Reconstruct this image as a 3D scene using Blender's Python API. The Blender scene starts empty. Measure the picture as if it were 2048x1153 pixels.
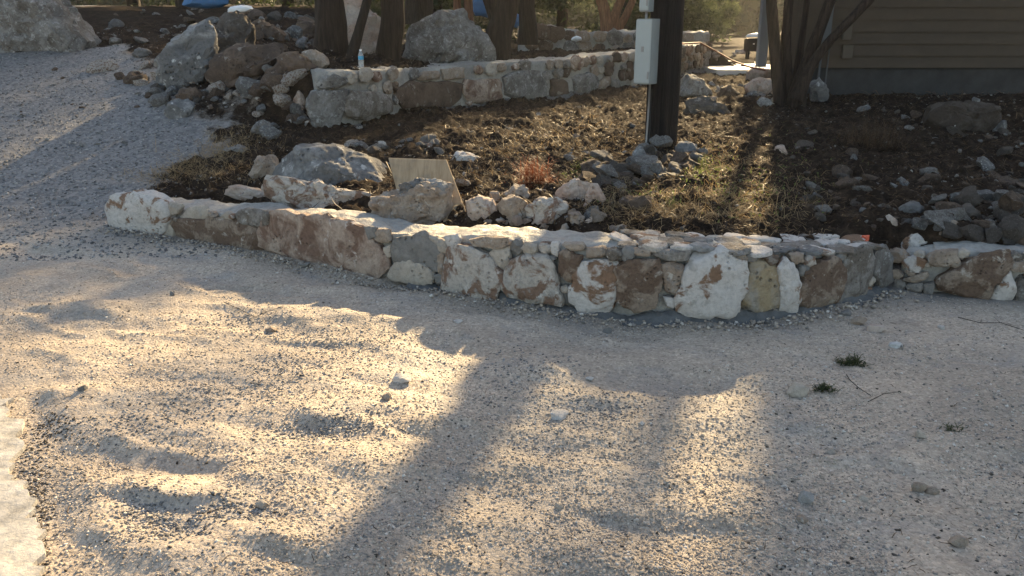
import bpy, bmesh, math, random
import numpy as np
from mathutils import Vector
# ------------------------------------------------------------------ camera, sky, sun
S = bpy.context.scene
C = S.collection
PITCH = math.radians(18.0); CAMH = 1.6; F = 1607.0
cd = bpy.data.cameras.new('camera'); cam = bpy.data.objects.new('camera', cd); C.objects.link(cam)
cam.location = (0, 0, CAMH); cam.rotation_euler = (math.radians(90) - PITCH, 0, 0)
cd.sensor_width = 36; cd.lens = 36 * F / 2048; cd.clip_end = 2000; cd.clip_start = .05
S.camera = cam
SUN_AZ = math.radians(17.8)      # to the right of straight ahead (+Y)
SUN_EL = math.radians(23.5)
w = bpy.data.worlds.new('World'); S.world = w; w.use_nodes = True
nt = w.node_tree; nt.nodes.clear()
out = nt.nodes.new('ShaderNodeOutputWorld'); bg = nt.nodes.new('ShaderNodeBackground')
sky = nt.nodes.new('ShaderNodeTexSky'); sky.sky_type = 'NISHITA'; sky.sun_disc = False
sky.sun_elevation = SUN_EL; sky.sun_rotation = SUN_AZ; sky.air_density = 1.0; sky.dust_density = 1.6; sky.ozone_density = 1.2
bg.inputs[1].default_value = 0.115
tn = nt.nodes.new('ShaderNodeMix'); tn.data_type = 'RGBA'; tn.blend_type = 'MULTIPLY'; tn.inputs[0].default_value = 1.0; tn.inputs[7].default_value = (1.0, .89, .77, 1)   # warm white balance of the late light
nt.links.new(sky.outputs[0], tn.inputs[6]); nt.links.new(tn.outputs[2], bg.inputs[0]); nt.links.new(bg.outputs[0], out.inputs[0])
sl = bpy.data.lights.new('sun', 'SUN'); sun = bpy.data.objects.new('sun', sl); C.objects.link(sun)
sl.energy = 5.0; sl.angle = math.radians(1.3); sl.color = (1.0, .745, .41)
sd = Vector((math.sin(SUN_AZ) * math.cos(SUN_EL), math.cos(SUN_AZ) * math.cos(SUN_EL), math.sin(SUN_EL)))
sun.rotation_euler = sd.to_track_quat('Z', 'Y').to_euler(); sun.location = sd * 60
S.view_settings.view_transform = 'Standard'; S.view_settings.look = 'None'
S.view_settings.gamma = 1; S.view_settings.exposure = 1.68; S.view_settings.use_curve_mapping = False
HAZE = .0007
rs = np.random.RandomState(7); random.seed(7)

# ------------------------------------------------------------------ helpers
def hsh(ix, iy, iz):
    h = (ix.astype(np.int64) * 374761393 + iy.astype(np.int64) * 668265263 + iz.astype(np.int64) * 2147483647 + 12345) & 0xffffffff
    h = ((h ^ (h >> 13)) * 1274126177) & 0xffffffff
    h = h ^ (h >> 16)
    return (h & 0xffff) / 65535.0
def vnoise(x, y, z=0.0):
    x, y, z = np.broadcast_arrays(np.asarray(x, float), np.asarray(y, float), np.asarray(z, float))
    ix, iy, iz = np.floor(x), np.floor(y), np.floor(z)
    fx, fy, fz = x - ix, y - iy, z - iz
    fx, fy, fz = [t * t * (3 - 2 * t) for t in (fx, fy, fz)]
    r = 0
    for a in (0, 1):
        for b in (0, 1):
            for c in (0, 1):
                r = r + hsh(ix + a, iy + b, iz + c) * (fx if a else 1 - fx) * (fy if b else 1 - fy) * (fz if c else 1 - fz)
    return r * 2 - 1
def fbm(x, y, z=0.0, o=4, g=.5):
    s = 0; a = 1.0
    for k in range(o):
        s = s + a * vnoise(np.asarray(x) * 2 ** k + 17.3 * k, np.asarray(y) * 2 ** k + 5.1 * k, np.asarray(z) * 2 ** k + 3.7 * k); a *= g
    return s
def sst(a, b, x):
    t = np.clip((x - a) / (b - a), 0, 1); return t * t * (3 - 2 * t)
CP, SP = math.cos(PITCH), math.sin(PITCH)
def ray(u, v):
    a = (u - 1024) / F; b = (576.5 - v) / F
    return np.array([a, CP + b * SP, -SP + b * CP])
def aty(u, v, Y):
    d = ray(u, v); t = Y / d[1]; return np.array([d[0] * t, Y, CAMH + d[2] * t])
def atz(u, v, z):
    d = ray(u, v); t = (z - CAMH) / d[2]; return np.array([d[0] * t, d[1] * t, z])
TS = np.concatenate([np.linspace(1.2, 20, 1500), np.linspace(20.1, 90, 600)])
def at(u, v, hf=None):
    hf = hf or HC
    d = ray(u, v); X = d[0] * TS; Y = d[1] * TS; Z = CAMH + d[2] * TS
    g = Z - hf(X, Y); k = np.where(g <= 0)[0]
    i = k[0] if len(k) else len(TS) - 1
    if i == 0: t = TS[0]
    else:
        g0, g1 = g[i - 1], g[i]; t = TS[i - 1] + (TS[i] - TS[i - 1]) * (g0 / (g0 - g1) if g0 != g1 else 0)
    return np.array([d[0] * t, d[1] * t, CAMH + d[2] * t])
def zat(x, y, v):
    k = (576.5 - v) / F; return CAMH + y * (k * CP - SP) / (CP + k * SP)
def tag(o, label=None, cat=None, group=None, kind=None):
    if label: o['label'] = label
    if cat: o['category'] = cat
    if group: o['group'] = group
    if kind: o['kind'] = kind
    return o
def link(name, me, mat, parent=None, loc=None, smooth=False):
    if mat: 
        for m in (mat if isinstance(mat, list) else [mat]): me.materials.append(m)
    o = bpy.data.objects.new(name, me); C.objects.link(o)
    if loc is not None: o.location = [float(q) for q in loc]
    if parent: o.parent = parent
    if smooth: me.polygons.foreach_set('use_smooth', [True] * len(me.polygons))
    return o
def mk(name, V, Fc, mat, parent=None, loc=None, smooth=False, sharp=None):
    """Fc: int array (n,3|4)"""
    V = np.asarray(V, np.float32); Fc = np.asarray(Fc, np.int32); n, k = Fc.shape
    me = bpy.data.meshes.new(name)
    me.vertices.add(len(V)); me.vertices.foreach_set('co', V.ravel())
    me.loops.add(n * k); me.loops.foreach_set('vertex_index', Fc.ravel())
    me.polygons.add(n); me.polygons.foreach_set('loop_start', np.arange(0, n * k, k, dtype=np.int32))
    me.update(calc_edges=True); me.validate()
    o = link(name, me, mat, parent, loc, smooth)
    if sharp: me.set_sharp_from_angle(angle=math.radians(sharp))
    return o
def chop(V, r, k, lo, hi):
    e = np.abs(V).max(axis=0) + 1e-9; W = V / e
    for _ in range(k):
        n = r.normal(size=3); n /= np.linalg.norm(n); q = W @ n; d = q.max() * r.uniform(lo, hi); W = W - np.maximum(q - d, 0)[:, None] * n
    return W * e
def empty(name, loc, rz=0):
    o = bpy.data.objects.new(name, None); C.objects.link(o); o.location = [float(q) for q in loc]; o.rotation_euler[2] = rz
    o.empty_display_size = .1; return o
class MB:
    def __init__(s): s.v = []; s.f = []
    def quad(s, a, b, c, d): n = len(s.v); s.v += [a, b, c, d]; s.f.append((n, n + 1, n + 2, n + 3))
    def box(s, x0, y0, z0, x1, y1, z1, rz=0, o=(0, 0, 0)):
        n = len(s.v); c, q = math.cos(rz), math.sin(rz)
        for z in (z0, z1):
            for (x, y) in ((x0, y0), (x1, y0), (x1, y1), (x0, y1)):
                s.v.append((o[0] + x * c - y * q, o[1] + x * q + y * c, o[2] + z))
        for f in ((0, 3, 2, 1), (4, 5, 6, 7), (0, 1, 5, 4), (1, 2, 6, 5), (2, 3, 7, 6), (3, 0, 4, 7)): s.f.append(tuple(n + i for i in f))
    def tube(s, pts, r, seg=8, cap=True):
        pts = [np.array(p, float) for p in pts]; n0 = len(s.v)
        rr = r if hasattr(r, '__len__') else [r] * len(pts)
        up = np.array([0, 0, 1.0])
        for i, p in enumerate(pts):
            t = pts[min(i + 1, len(pts) - 1)] - pts[max(i - 1, 0)]; t /= np.linalg.norm(t) + 1e-9
            a = np.cross(t, up if abs(t[2]) < .95 else np.array([0, 1.0, 0])); a /= np.linalg.norm(a); b = np.cross(t, a)
            for k in range(seg):
                an = 2 * math.pi * k / seg; s.v.append(tuple(p + rr[i] * (math.cos(an) * a + math.sin(an) * b)))
        for i in range(len(pts) - 1):
            for k in range(seg):
                k2 = (k + 1) % seg; s.f.append((n0 + i * seg + k, n0 + i * seg + k2, n0 + (i + 1) * seg + k2, n0 + (i + 1) * seg + k))
        if cap:
            s.f.append(tuple(n0 + k for k in range(seg))); m = n0 + (len(pts) - 1) * seg; s.f.append(tuple(m + k for k in reversed(range(seg))))
    def lathe(s, prof, o=(0, 0, 0), seg=24):
        n0 = len(s.v)
        for r, z in prof:
            for k in range(seg):
                an = 2 * math.pi * k / seg; s.v.append((o[0] + r * math.cos(an), o[1] + r * math.sin(an), o[2] + z))
        for i in range(len(prof) - 1):
            for k in range(seg):
                k2 = (k + 1) % seg; s.f.append((n0 + i * seg + k, n0 + i * seg + k2, n0 + (i + 1) * seg + k2, n0 + (i + 1) * seg + k))
    def build(s, name, mat, parent=None, loc=None, smooth=False, bevel=0):
        me = bpy.data.meshes.new(name); me.from_pydata([tuple(float(c) for c in q) for q in s.v], [], s.f); me.update()
        if bevel:
            bm = bmesh.new(); bm.from_mesh(me); bmesh.ops.remove_doubles(bm, verts=bm.verts, dist=1e-5)
            bmesh.ops.bevel(bm, geom=bm.edges[:], offset=bevel, segments=2, affect='EDGES'); bm.to_mesh(me); bm.free()
        return link(name, me, mat, parent, loc, smooth)

# ------------------------------------------------------------------ materials
def newmat(name):
    m = bpy.data.materials.new(name); m.use_nodes = True; n = m.node_tree; n.nodes.clear()
    o = n.nodes.new('ShaderNodeOutputMaterial'); b = n.nodes.new('ShaderNodeBsdfPrincipled'); n.links.new(b.outputs[0], o.inputs[0])
    b.inputs['Roughness'].default_value = .85; b.inputs['Specular IOR Level'].default_value = .25
    return m, n, b
def N(n, t, **k):
    x = n.nodes.new(t)
    for a, b in k.items():
        if a[0] == '_': x.inputs[a[1:]].default_value = b
        else: setattr(x, a, b)
    return x
def noise(n, vec, scale, detail=4, rough=.55, dist=0):
    x = N(n, 'ShaderNodeTexNoise', _Scale=scale, _Detail=detail, _Roughness=rough, _Distortion=dist); n.links.new(vec, x.inputs['Vector']); return x.outputs['Fac']
def ramp(n, fac, pts, interp='LINEAR'):
    r = n.nodes.new('ShaderNodeValToRGB'); r.color_ramp.interpolation = interp
    while len(r.color_ramp.elements) < len(pts): r.color_ramp.elements.new(.5)
    for e, (p, c) in zip(r.color_ramp.elements, pts):
        e.position = p; e.color = (c, c, c, 1) if not hasattr(c, '__len__') else (*c, 1)
    n.links.new(fac, r.inputs[0]); return r.outputs[0]
def mix(n, fac, a, b, mode='MIX'):
    x = N(n, 'ShaderNodeMix', data_type='RGBA', blend_type=mode)
    for i, q in ((0, fac), (6, a), (7, b)):
        if hasattr(q, 'links'): n.links.new(q, x.inputs[i])
        else: x.inputs[i].default_value = q if i == 0 else ((*q, 1) if len(q) == 3 else q)
    return x.outputs[2]
def math_(n, op, a, b=0.0):
    x = N(n, 'ShaderNodeMath', operation=op)
    for i, q in ((0, a), (1, b)):
        if hasattr(q, 'links'): n.links.new(q, x.inputs[i])
        else: x.inputs[i].default_value = q
    return x.outputs[0]
def bump(n, b, h, dist, strength=1.0, prev=None):
    x = N(n, 'ShaderNodeBump', _Strength=strength, _Distance=dist); n.links.new(h, x.inputs['Height'])
    if prev: n.links.new(prev, x.inputs['Normal'])
    n.links.new(x.outputs[0], b.inputs['Normal']); return x.outputs[0]
def ocoord(n):
    tc = n.nodes.new('ShaderNodeTexCoord'); oi = n.nodes.new('ShaderNodeObjectInfo')
    mu = N(n, 'ShaderNodeMath', operation='MULTIPLY'); n.links.new(oi.outputs['Random'], mu.inputs[0]); mu.inputs[1].default_value = 40
    va = N(n, 'ShaderNodeVectorMath', operation='ADD'); n.links.new(tc.outputs['Object'], va.inputs[0]); n.links.new(mu.outputs[0], va.inputs[1])
    return va.outputs[0]
def stone_mat(name, base, stain, thr=.5, sc=5., edge=.06, pale=None, pits=.5, var=.35, lichen=None):
    m, n, b = newmat(name); v = ocoord(n)
    f1 = ramp(n, noise(n, v, sc, 6, .62, .6), [(thr - edge, 0.), (thr + edge, 1.)])
    col = mix(n, f1, base, stain)
    if pale:
        f2 = ramp(n, noise(n, v, sc * 1.9, 5, .65, .3), [(.60, 0.), (.66, 1.)]); col = mix(n, f2, col, pale)
    if lichen:
        f3 = ramp(n, noise(n, v, sc * 3, 8, .75), [(.54, 0.), (.62, 1.)]); col = mix(n, math_(n, 'MULTIPLY', f3, .7), col, lichen)
    fv = ramp(n, noise(n, v, sc * 7, 8, .7), [(.28, 1 - var), (.5, 1.), (.75, 1 + var * .6)])
    col = mix(n, 1.0, col, fv, 'MULTIPLY')
    vo = N(n, 'ShaderNodeTexVoronoi', _Scale=sc * 6); n.links.new(v, vo.inputs['Vector'])
    pk = noise(n, v, sc * 1.3, 3)
    pit = math_(n, 'MULTIPLY', ramp(n, vo.outputs['Distance'], [(.08, 1.), (.3, 0.)]), ramp(n, pk, [(.5, 0.), (.62, 1.)]))
    col = mix(n, math_(n, 'MULTIPLY', pit, pits), col, (.03, .026, .022))
    n.links.new(col, b.inputs['Base Color'])
    h = math_(n, 'SUBTRACT', math_(n, 'ADD', noise(n, v, sc * 3, 8, .65), math_(n, 'MULTIPLY', noise(n, v, sc * 16, 6, .7), .35)), math_(n, 'MULTIPLY', pit, .8))
    bump(n, b, h, .035, .9)
    return m
M = {}
SM = (.34, .325, .30)
M['white'] = stone_mat('white_limestone', (.60, .56, .52), (.25, .155, .10), .56, 5.0, .025, (.46, .43, .39), .4, .3)
M['whitebrown'] = stone_mat('white_brown_limestone', (.50, .45, .395), (.24, .155, .11), .53, 6.5, .03, (.62, .58, .53), .5, .4, SM)
M['brown'] = stone_mat('brown_limestone', (.165, .112, .08), (.30, .235, .18), .54, 7, .04, (.44, .39, .33), .6, .45)
M['redbrown'] = stone_mat('pink_brown_limestone', (.44, .345, .275), (.20, .125, .09), .52, 5, .07, (.56, .49, .43), .45, .4)
M['tan'] = stone_mat('tan_limestone', (.40, .33, .265), (.29, .22, .165), .5, 6, .10, (.52, .47, .41), .5, .4, SM)
M['cream'] = stone_mat('cream_limestone', (.52, .46, .385), (.40, .345, .285), .5, 5, .15, None, .3, .3, SM)
M['ochre'] = stone_mat('ochre_limestone', (.36, .285, .18), (.35, .33, .30), .5, 4.5, .08, (.5, .45, .38), .4, .35)
M['grey'] = stone_mat('grey_limestone', (.25, .24, .225), (.15, .135, .12), .5, 5, .08, (.38, .37, .355), .7, .45, (.42, .42, .41))
M['mortargrey'] = stone_mat('smooth_grey_stone', (.25, .24, .225), (.18, .17, .155), .5, 4, .15, None, .3, .3)
M['pitted'] = stone_mat('pitted_grey_limestone', (.30, .28, .255), (.17, .145, .12), .5, 8, .08, (.44, .42, .39), .95, .5)
M['dark'] = stone_mat('dark_stone', (.13, .115, .10), (.085, .07, .06), .5, 5, .15, (.24, .22, .20), .6)  # the stone's own dark colour
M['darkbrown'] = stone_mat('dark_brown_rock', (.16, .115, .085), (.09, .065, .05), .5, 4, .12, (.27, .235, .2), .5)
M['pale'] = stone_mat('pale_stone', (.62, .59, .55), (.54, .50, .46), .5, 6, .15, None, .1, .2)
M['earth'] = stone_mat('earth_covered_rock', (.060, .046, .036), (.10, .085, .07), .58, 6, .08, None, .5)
M['pink'] = stone_mat('pink_tan_rock', (.46, .33, .26), (.50, .43, .37), .5, 4, .12, (.3, .19, .14), .3)
M['rim'] = stone_mat('dusty_grey_boulder', (.15, .148, .145), (.30, .295, .285), .56, 3.2, .06, (.50, .49, .47), .6, .45)

def mortar_mat():
    m, n, b = newmat('mortar'); v = ocoord(n)
    c = mix(n, ramp(n, noise(n, v, 2.5, 5), [(.35, 0.), (.65, 1.)]), (.26, .25, .23), (.43, .41, .37))
    c = mix(n, 1.0, c, ramp(n, noise(n, v, 30, 6, .7), [(.3, .72), (.5, 1.), (.7, 1.15)]), 'MULTIPLY')
    n.links.new(c, b.inputs['Base Color']); b.inputs['Roughness'].default_value = .58
    bump(n, b, math_(n, 'ADD', noise(n, v, 14, 6, .6), math_(n, 'MULTIPLY', noise(n, v, 90, 4), .3)), .03, .8)
    return m
M['mortar'] = mortar_mat()
def simple(name, col, rough=.7, metal=0, nsc=0, nv=.2, bd=.004, spec=.3):
    m, n, b = newmat(name); b.inputs['Roughness'].default_value = rough; b.inputs['Metallic'].default_value = metal; b.inputs['Specular IOR Level'].default_value = spec
    if nsc:
        v = ocoord(n); f = noise(n, v, nsc, 6, .65)
        n.links.new(mix(n, 1.0, col, ramp(n, f, [(.3, 1 - nv), (.7, 1 + nv)]), 'MULTIPLY'), b.inputs['Base Color']); bump(n, b, f, bd, .7)
    else: b.inputs['Base Color'].default_value = (*col, 1)
    return m
def bark_mat(name, a, c, sx=14, sz=1.2):
    m, n, b = newmat(name); tc = n.nodes.new('ShaderNodeTexCoord')
    mp = N(n, 'ShaderNodeMapping'); mp.inputs['Scale'].default_value = (sx, sx, sz); n.links.new(tc.outputs['Object'], mp.inputs['Vector'])
    f = noise(n, mp.outputs[0], 2.2, 7, .65, .4)
    n.links.new(mix(n, ramp(n, f, [(.35, 0.), (.65, 1.)]), a, c), b.inputs['Base Color']); bump(n, b, f, .03, 1.0); return m
M['bark'] = bark_mat('shaggy_cedar_bark', (.014, .010, .007), (.055, .038, .028))
M['barkdark'] = bark_mat('dark_bark', (.012, .009, .007), (.045, .034, .027))
M['barkred'] = bark_mat('reddish_bark', (.10, .045, .025), (.28, .14, .08))
M['pole'] = bark_mat('creosoted_pole_wood', (.006, .005, .0045), (.022, .018, .016), 22, .5)
def leaf_mat(name, a, c, tr=.35):
    m, n, b = newmat(name); g = n.nodes.new('ShaderNodeNewGeometry')
    col = ramp(n, g.outputs['Random Per Island'], [(0., a), (1., c)]); n.links.new(col, b.inputs['Base Color']); b.inputs['Roughness'].default_value = .6
    t = n.nodes.new('ShaderNodeBsdfTranslucent'); n.links.new(col, t.inputs['Color']); mx = n.nodes.new('ShaderNodeMixShader'); mx.inputs[0].default_value = tr
    n.links.new(b.outputs[0], mx.inputs[1]); n.links.new(t.outputs[0], mx.inputs[2]); n.links.new(mx.outputs[0], n.nodes['Material Output'].inputs[0]); return m
M['leaf'] = leaf_mat('juniper_foliage', (.030, .042, .018), (.075, .095, .035))
M['leafbacklit'] = leaf_mat('backlit_tint_juniper_foliage', (.06, .08, .035), (.15, .18, .08), .5)  # lighter copy of the foliage with backlight painted into its colour
M['weed'] = leaf_mat('green_weed_leaves', (.07, .10, .03), (.20, .24, .07), .5)
M['straw'] = leaf_mat('dry_straw', (.22, .15, .08), (.50, .37, .20), .4)
M['litter'] = leaf_mat('brown_leaf_litter', (.018, .012, .008), (.14, .088, .05), .25)
M['rust'] = leaf_mat('rusty_dead_needles', (.16, .045, .02), (.34, .11, .045), .3)
def pebble_mat(name, pts):
    m, n, b = newmat(name); g = n.nodes.new('ShaderNodeNewGeometry')
    n.links.new(ramp(n, g.outputs['Random Per Island'], pts), b.inputs['Base Color']); return m
M['pebble'] = pebble_mat('gravel_pebbles', [(0, (.12, .115, .11)), (.07, (.24, .225, .21)), (.35, (.355, .30, .245)), (.75, (.45, .385, .31)), (.96, (.52, .48, .43)), (1, (.66, .63, .58))])
M['pebgrey'] = pebble_mat('coarse_grey_gravel', [(0, (.08, .08, .08)), (.3, (.16, .157, .155)), (.75, (.26, .25, .24)), (1, (.44, .42, .40))])
M['soilstone'] = pebble_mat('soil_stone_bits', [(0, (.06, .05, .045)), (.6, (.13, .115, .10)), (.92, (.22, .205, .19)), (1, (.40, .385, .36))])
M['chip'] = pebble_mat('dark_bits', [(0, (.03, .026, .022)), (1, (.10, .085, .07))])
def ground_mat():
    m, n, b = newmat('ground_surface'); g = n.nodes.new('ShaderNodeNewGeometry'); v = g.outputs['Position']
    at_ = N(n, 'ShaderNodeAttribute', attribute_name='soil'); a2 = N(n, 'ShaderNodeAttribute', attribute_name='coarse'); a3 = N(n, 'ShaderNodeAttribute', attribute_name='foot_dark')
    big = noise(n, v, 1.1, 5, .6); fine = noise(n, v, 70, 5, .75)
    gr = mix(n, ramp(n, big, [(.35, 0.), (.65, 1.)]), (.345, .285, .225), (.47, .395, .315))
    vo = N(n, 'ShaderNodeTexVoronoi', _Scale=85.); n.links.new(v, vo.inputs['Vector'])
    vo2 = N(n, 'ShaderNodeTexVoronoi', _Scale=34.); n.links.new(v, vo2.inputs['Vector'])
    sp = N(n, 'ShaderNodeSeparateColor'); n.links.new(vo.outputs['Color'], sp.inputs[0]); sp2 = N(n, 'ShaderNodeSeparateColor'); n.links.new(vo2.outputs['Color'], sp2.inputs[0])
    gr = mix(n, 1.0, gr, ramp(n, sp.outputs[0], [(0, .62), (.2, .9), (.8, 1.05), (1, 1.35)]), 'MULTIPLY')
    gr = mix(n, ramp(n, noise(n, v, 2.6, 7, .7, .8), [(.50, 0.), (.64, .55)]), gr, (.25, .245, .24))
    gr = mix(n, ramp(n, noise(n, v, 4.5, 7, .7), [(.56, 0.), (.68, .5)]), gr, (.20, .155, .115))
    gr = mix(n, 1.0, gr, ramp(n, fine, [(.3, .72), (.5, 1.), (.7, 1.12)]), 'MULTIPLY')
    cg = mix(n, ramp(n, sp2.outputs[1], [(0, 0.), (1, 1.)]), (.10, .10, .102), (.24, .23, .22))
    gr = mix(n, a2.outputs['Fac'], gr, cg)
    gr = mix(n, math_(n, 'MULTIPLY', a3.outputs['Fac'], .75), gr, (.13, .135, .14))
    s1 = ramp(n, noise(n, v, 7, 8, .7), [(.3, (.012, .009, .007)), (.5, (.026, .018, .013)), (.62, (.048, .033, .023)), (.75, (.10, .075, .055))])
    s1 = mix(n, 1.0, s1, ramp(n, noise(n, v, 60, 5, .7), [(.3, .5), (.5, 1.), (.72, 1.7)]), 'MULTIPLY')
    bl = ramp(n, math_(n, 'ADD', at_.outputs['Fac'], math_(n, 'MULTIPLY', math_(n, 'SUBTRACT', noise(n, v, 6, 8, .75), .5), 1.6)), [(.32, 0.), (.68, 1.)])
    n.links.new(mix(n, bl, gr, s1), b.inputs['Base Color'])
    h = math_(n, 'ADD', math_(n, 'MULTIPLY', vo.outputs['Distance'], -.30), math_(n, 'ADD', math_(n, 'MULTIPLY', noise(n, v, 22, 7, .7), 1.0), math_(n, 'MULTIPLY', vo2.outputs['Distance'], -.22)))
    bump(n, b, h, .014, .7); n.links.new(math_(n, 'ADD', math_(n, 'MULTIPLY', bl, .30), .66), b.inputs['Roughness']); n.links.new(math_(n, 'SUBTRACT', .42, math_(n, 'MULTIPLY', bl, .36)), b.inputs['Specular IOR Level']); return m
M['ground'] = ground_mat()

# ------------------------------------------------------------------ terrain
GY = [0, 6.2, 7, 8.5, 10, 12, 14, 17, 20, 30, 60, 400]; GZ = [0, .0, .07, .36, .72, 1.2, 1.5, 1.75, 1.95, 2.3, 2.6, 3.0]
BY = [0, 4, 5, 8.65, 13, 18, 22, 40, 400]; BZ = [.30, .30, .33, .40, .57, .74, .84, 1.0, 3.0]
def sm(y, Y, Z): return (np.interp(y - .35, Y, Z) + np.interp(y, Y, Z) * 2 + np.interp(y + .35, Y, Z)) / 4
def hG(x, y): return sm(y, GY, GZ) + 0 * x
def hB(x, y):
    g = hG(x, y); b = sm(y, BY, BZ); k = sst(-3.4, -1.3, x + .12 * (y - 7)); return g * (1 - k) + b * k
def zero(x, y): return 0 * x
W1 = [(235, 458, 405), (330, 475, 415), (430, 492, 424), (525, 510, 431), (640, 533, 438), (700, 545, 452), (760, 557, 466), (850, 572, 470), (925, 588, 479), (1010, 603, 482),
      (1115, 620, 488), (1210, 635, 497), (1300, 643, 500), (1400, 646, 503), (1500, 642, 507), (1590, 632, 511), (1650, 620, 508), (1720, 600, 500), (1775, 580, 492)]
WL = [(1790, 576, 502), (1850, 588, 502), (1950, 598, 504), (2040, 604, 505), (2200, 612, 508)]
W2 = [(625, 262, 143), (700, 262, 140), (780, 247, 137), (850, 228, 133), (930, 217, 128), (1006, 208, 123), (1110, 198, 119), (1180, 189, 113), (1266, 177, 104), (1340, 160, 98), (1422, 138, 86)]
class Path:
    def __init__(s, pts, hf, n=200):
        P = np.array([at(u, v, hf) for u, v, t in pts]); top = np.array([zat(p[0], p[1], t) for p, (u, v, t) in zip(P, pts)])
        A = np.column_stack([P[:, :2], top, P[:, 2]]); d = np.r_[0, np.cumsum(np.linalg.norm(np.diff(A[:, :2], axis=0), axis=1))]
        q = np.linspace(0, d[-1], n); R = np.column_stack([np.interp(q, d, A[:, k]) for k in range(4)])
        for _ in range(14): R[1:-1] = (R[:-2] + 2 * R[1:-1] + R[2:]) / 4
        s.s = np.r_[0, np.cumsum(np.linalg.norm(np.diff(R[:, :2], axis=0), axis=1))]; s.R = R; s.L = s.s[-1]
        T = np.gradient(R[:, :2], axis=0); T /= np.linalg.norm(T, axis=1)[:, None]; s.T = T; s.Nn = np.column_stack([T[:, 1], -T[:, 0]])   # outward (to camera)
        s.us = [np.interp(0, [0], [0])]
    def pos(s, q, off=0.0):
        q = np.asarray(q, float); x = np.interp(q, s.s, s.R[:, 0]); y = np.interp(q, s.s, s.R[:, 1])
        nx = np.interp(q, s.s, s.Nn[:, 0]); ny = np.interp(q, s.s, s.Nn[:, 1])
        qx = np.interp(q, s.s, s.T[:, 0]); qy = np.interp(q, s.s, s.T[:, 1]); ex = np.where(q < 0, q, np.where(q > s.L, q - s.L, 0))
        return x + nx * off + qx * ex, y + ny * off + qy * ex
    def top(s, q): return np.interp(q, s.s, s.R[:, 2])
    def base(s, q): return np.interp(q, s.s, s.R[:, 3])
    def hit(s, u, v):
        """pixel ray against the vertical curtain of the wall front -> (s, z)"""
        d = ray(u, v); k = d[0] / d[1]; g = s.R[:, 0] - k * s.R[:, 1]; idx = np.where(g[:-1] * g[1:] <= 0)[0]
        if len(idx): i = idx[0]; f = g[i] / (g[i] - g[i + 1] + 1e-12); sv = s.s[i] + f * (s.s[i + 1] - s.s[i])
        elif g[0] > 0: i = 0; sl_ = (g[1] - g[0]) / (s.s[1] - s.s[0]); sv = -g[0] / sl_ if sl_ else 0
        else: sl_ = (g[-1] - g[-2]) / (s.s[-1] - s.s[-2]); sv = s.L - g[-1] / sl_
        sv = min(max(sv, -.3), s.L + .3); x, y = s.pos(sv); return float(sv), float(zat(x, y, v))
P1 = Path(W1, zero); PL = Path(WL, zero); P2 = Path(W2, hB)
f1x = np.r_[P1.R[:, 0], PL.R[:, 0] + .001]; f1y = np.r_[P1.R[:, 1], PL.R[:, 1]]; o_ = np.argsort(f1x); f1x = f1x[o_]; f1y = f1y[o_]
def HC(x, y):
    """coarse ground height"""
    x = np.asarray(x, float); y = np.asarray(y, float)
    yp = np.interp(x, f1x, f1y, left=f1y[0] + .5); m1 = sst(.12, .36, y - yp); h = hG(x, y) * (1 - m1) + hB(x, y) * m1
    y2 = np.interp(x, P2.R[:, 0], P2.R[:, 1]); k2 = sst(-3.6, -2.5, x) * (1 - sst(P2.R[-1, 0] + .05, P2.R[-1, 0] + .7, x))
    m2 = sst(.12, .4, y - y2) * k2; T = 1.0 + .016 * (y - 10); h = h * (1 - m2) + np.maximum(T, h) * m2
    h = h - .22 * m1 * sst(1.3, .35, y - yp) * sst(.9, .1, x) * sst(-3.1, -2.5, x)
    # mound at the pole, slope by the house, heap beyond the low wall
    h = h + .10 * np.exp(-(((x - PX) / .55) ** 2 + ((y - PYY + .1) / .6) ** 2)) + .28 * np.exp(-(((x - 6.3) / 1.4) ** 2 + ((y - 10.4) / 1.1) ** 2)) + .10 * np.exp(-(((x - 3.3) / .7) ** 2 + ((y - 6.0) / .6) ** 2))
    # berm top left and the bank under the boulders
    h = h + .35 * sst(-3.2, -4.5, -(-x) if False else x * 1.0) * 0
    h = h + .25 * np.exp(-(((x + 3.0) / 1.3) ** 2 + ((y - 11.3) / 1.6) ** 2))
    return h
PX, PYY = 1.62, 8.7
def soilmask(x, y):
    yp = np.interp(x, f1x, f1y, left=99); s1 = sst(.05, .3, y - yp)
    # left border of the bed: from the wall's left end up-right to behind wall 2, gravel to the left
    bx = np.interp(y, [5, 6.7, 7.6, 8.6, 9.6, 11, 12.5, 14, 16], [-3.0, -2.95, -3.3, -3.0, -3.5, -4.3, -5.2, -9, -14])
    s2 = sst(-.6, .7, x - bx + .7 * fbm(x * 1.3, y * 1.3, 0, 4, .6)); s2 = s2 * sst(6.3, 6.8, y)
    k_ = sst(-1.6, -2.8, x) * sst(6.3, 6.8, y); s1 = s1 * (1 - k_) + s1 * k_ * s2
    return np.clip(np.maximum(s1, s2), 0, 1)
PITS = []
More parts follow.
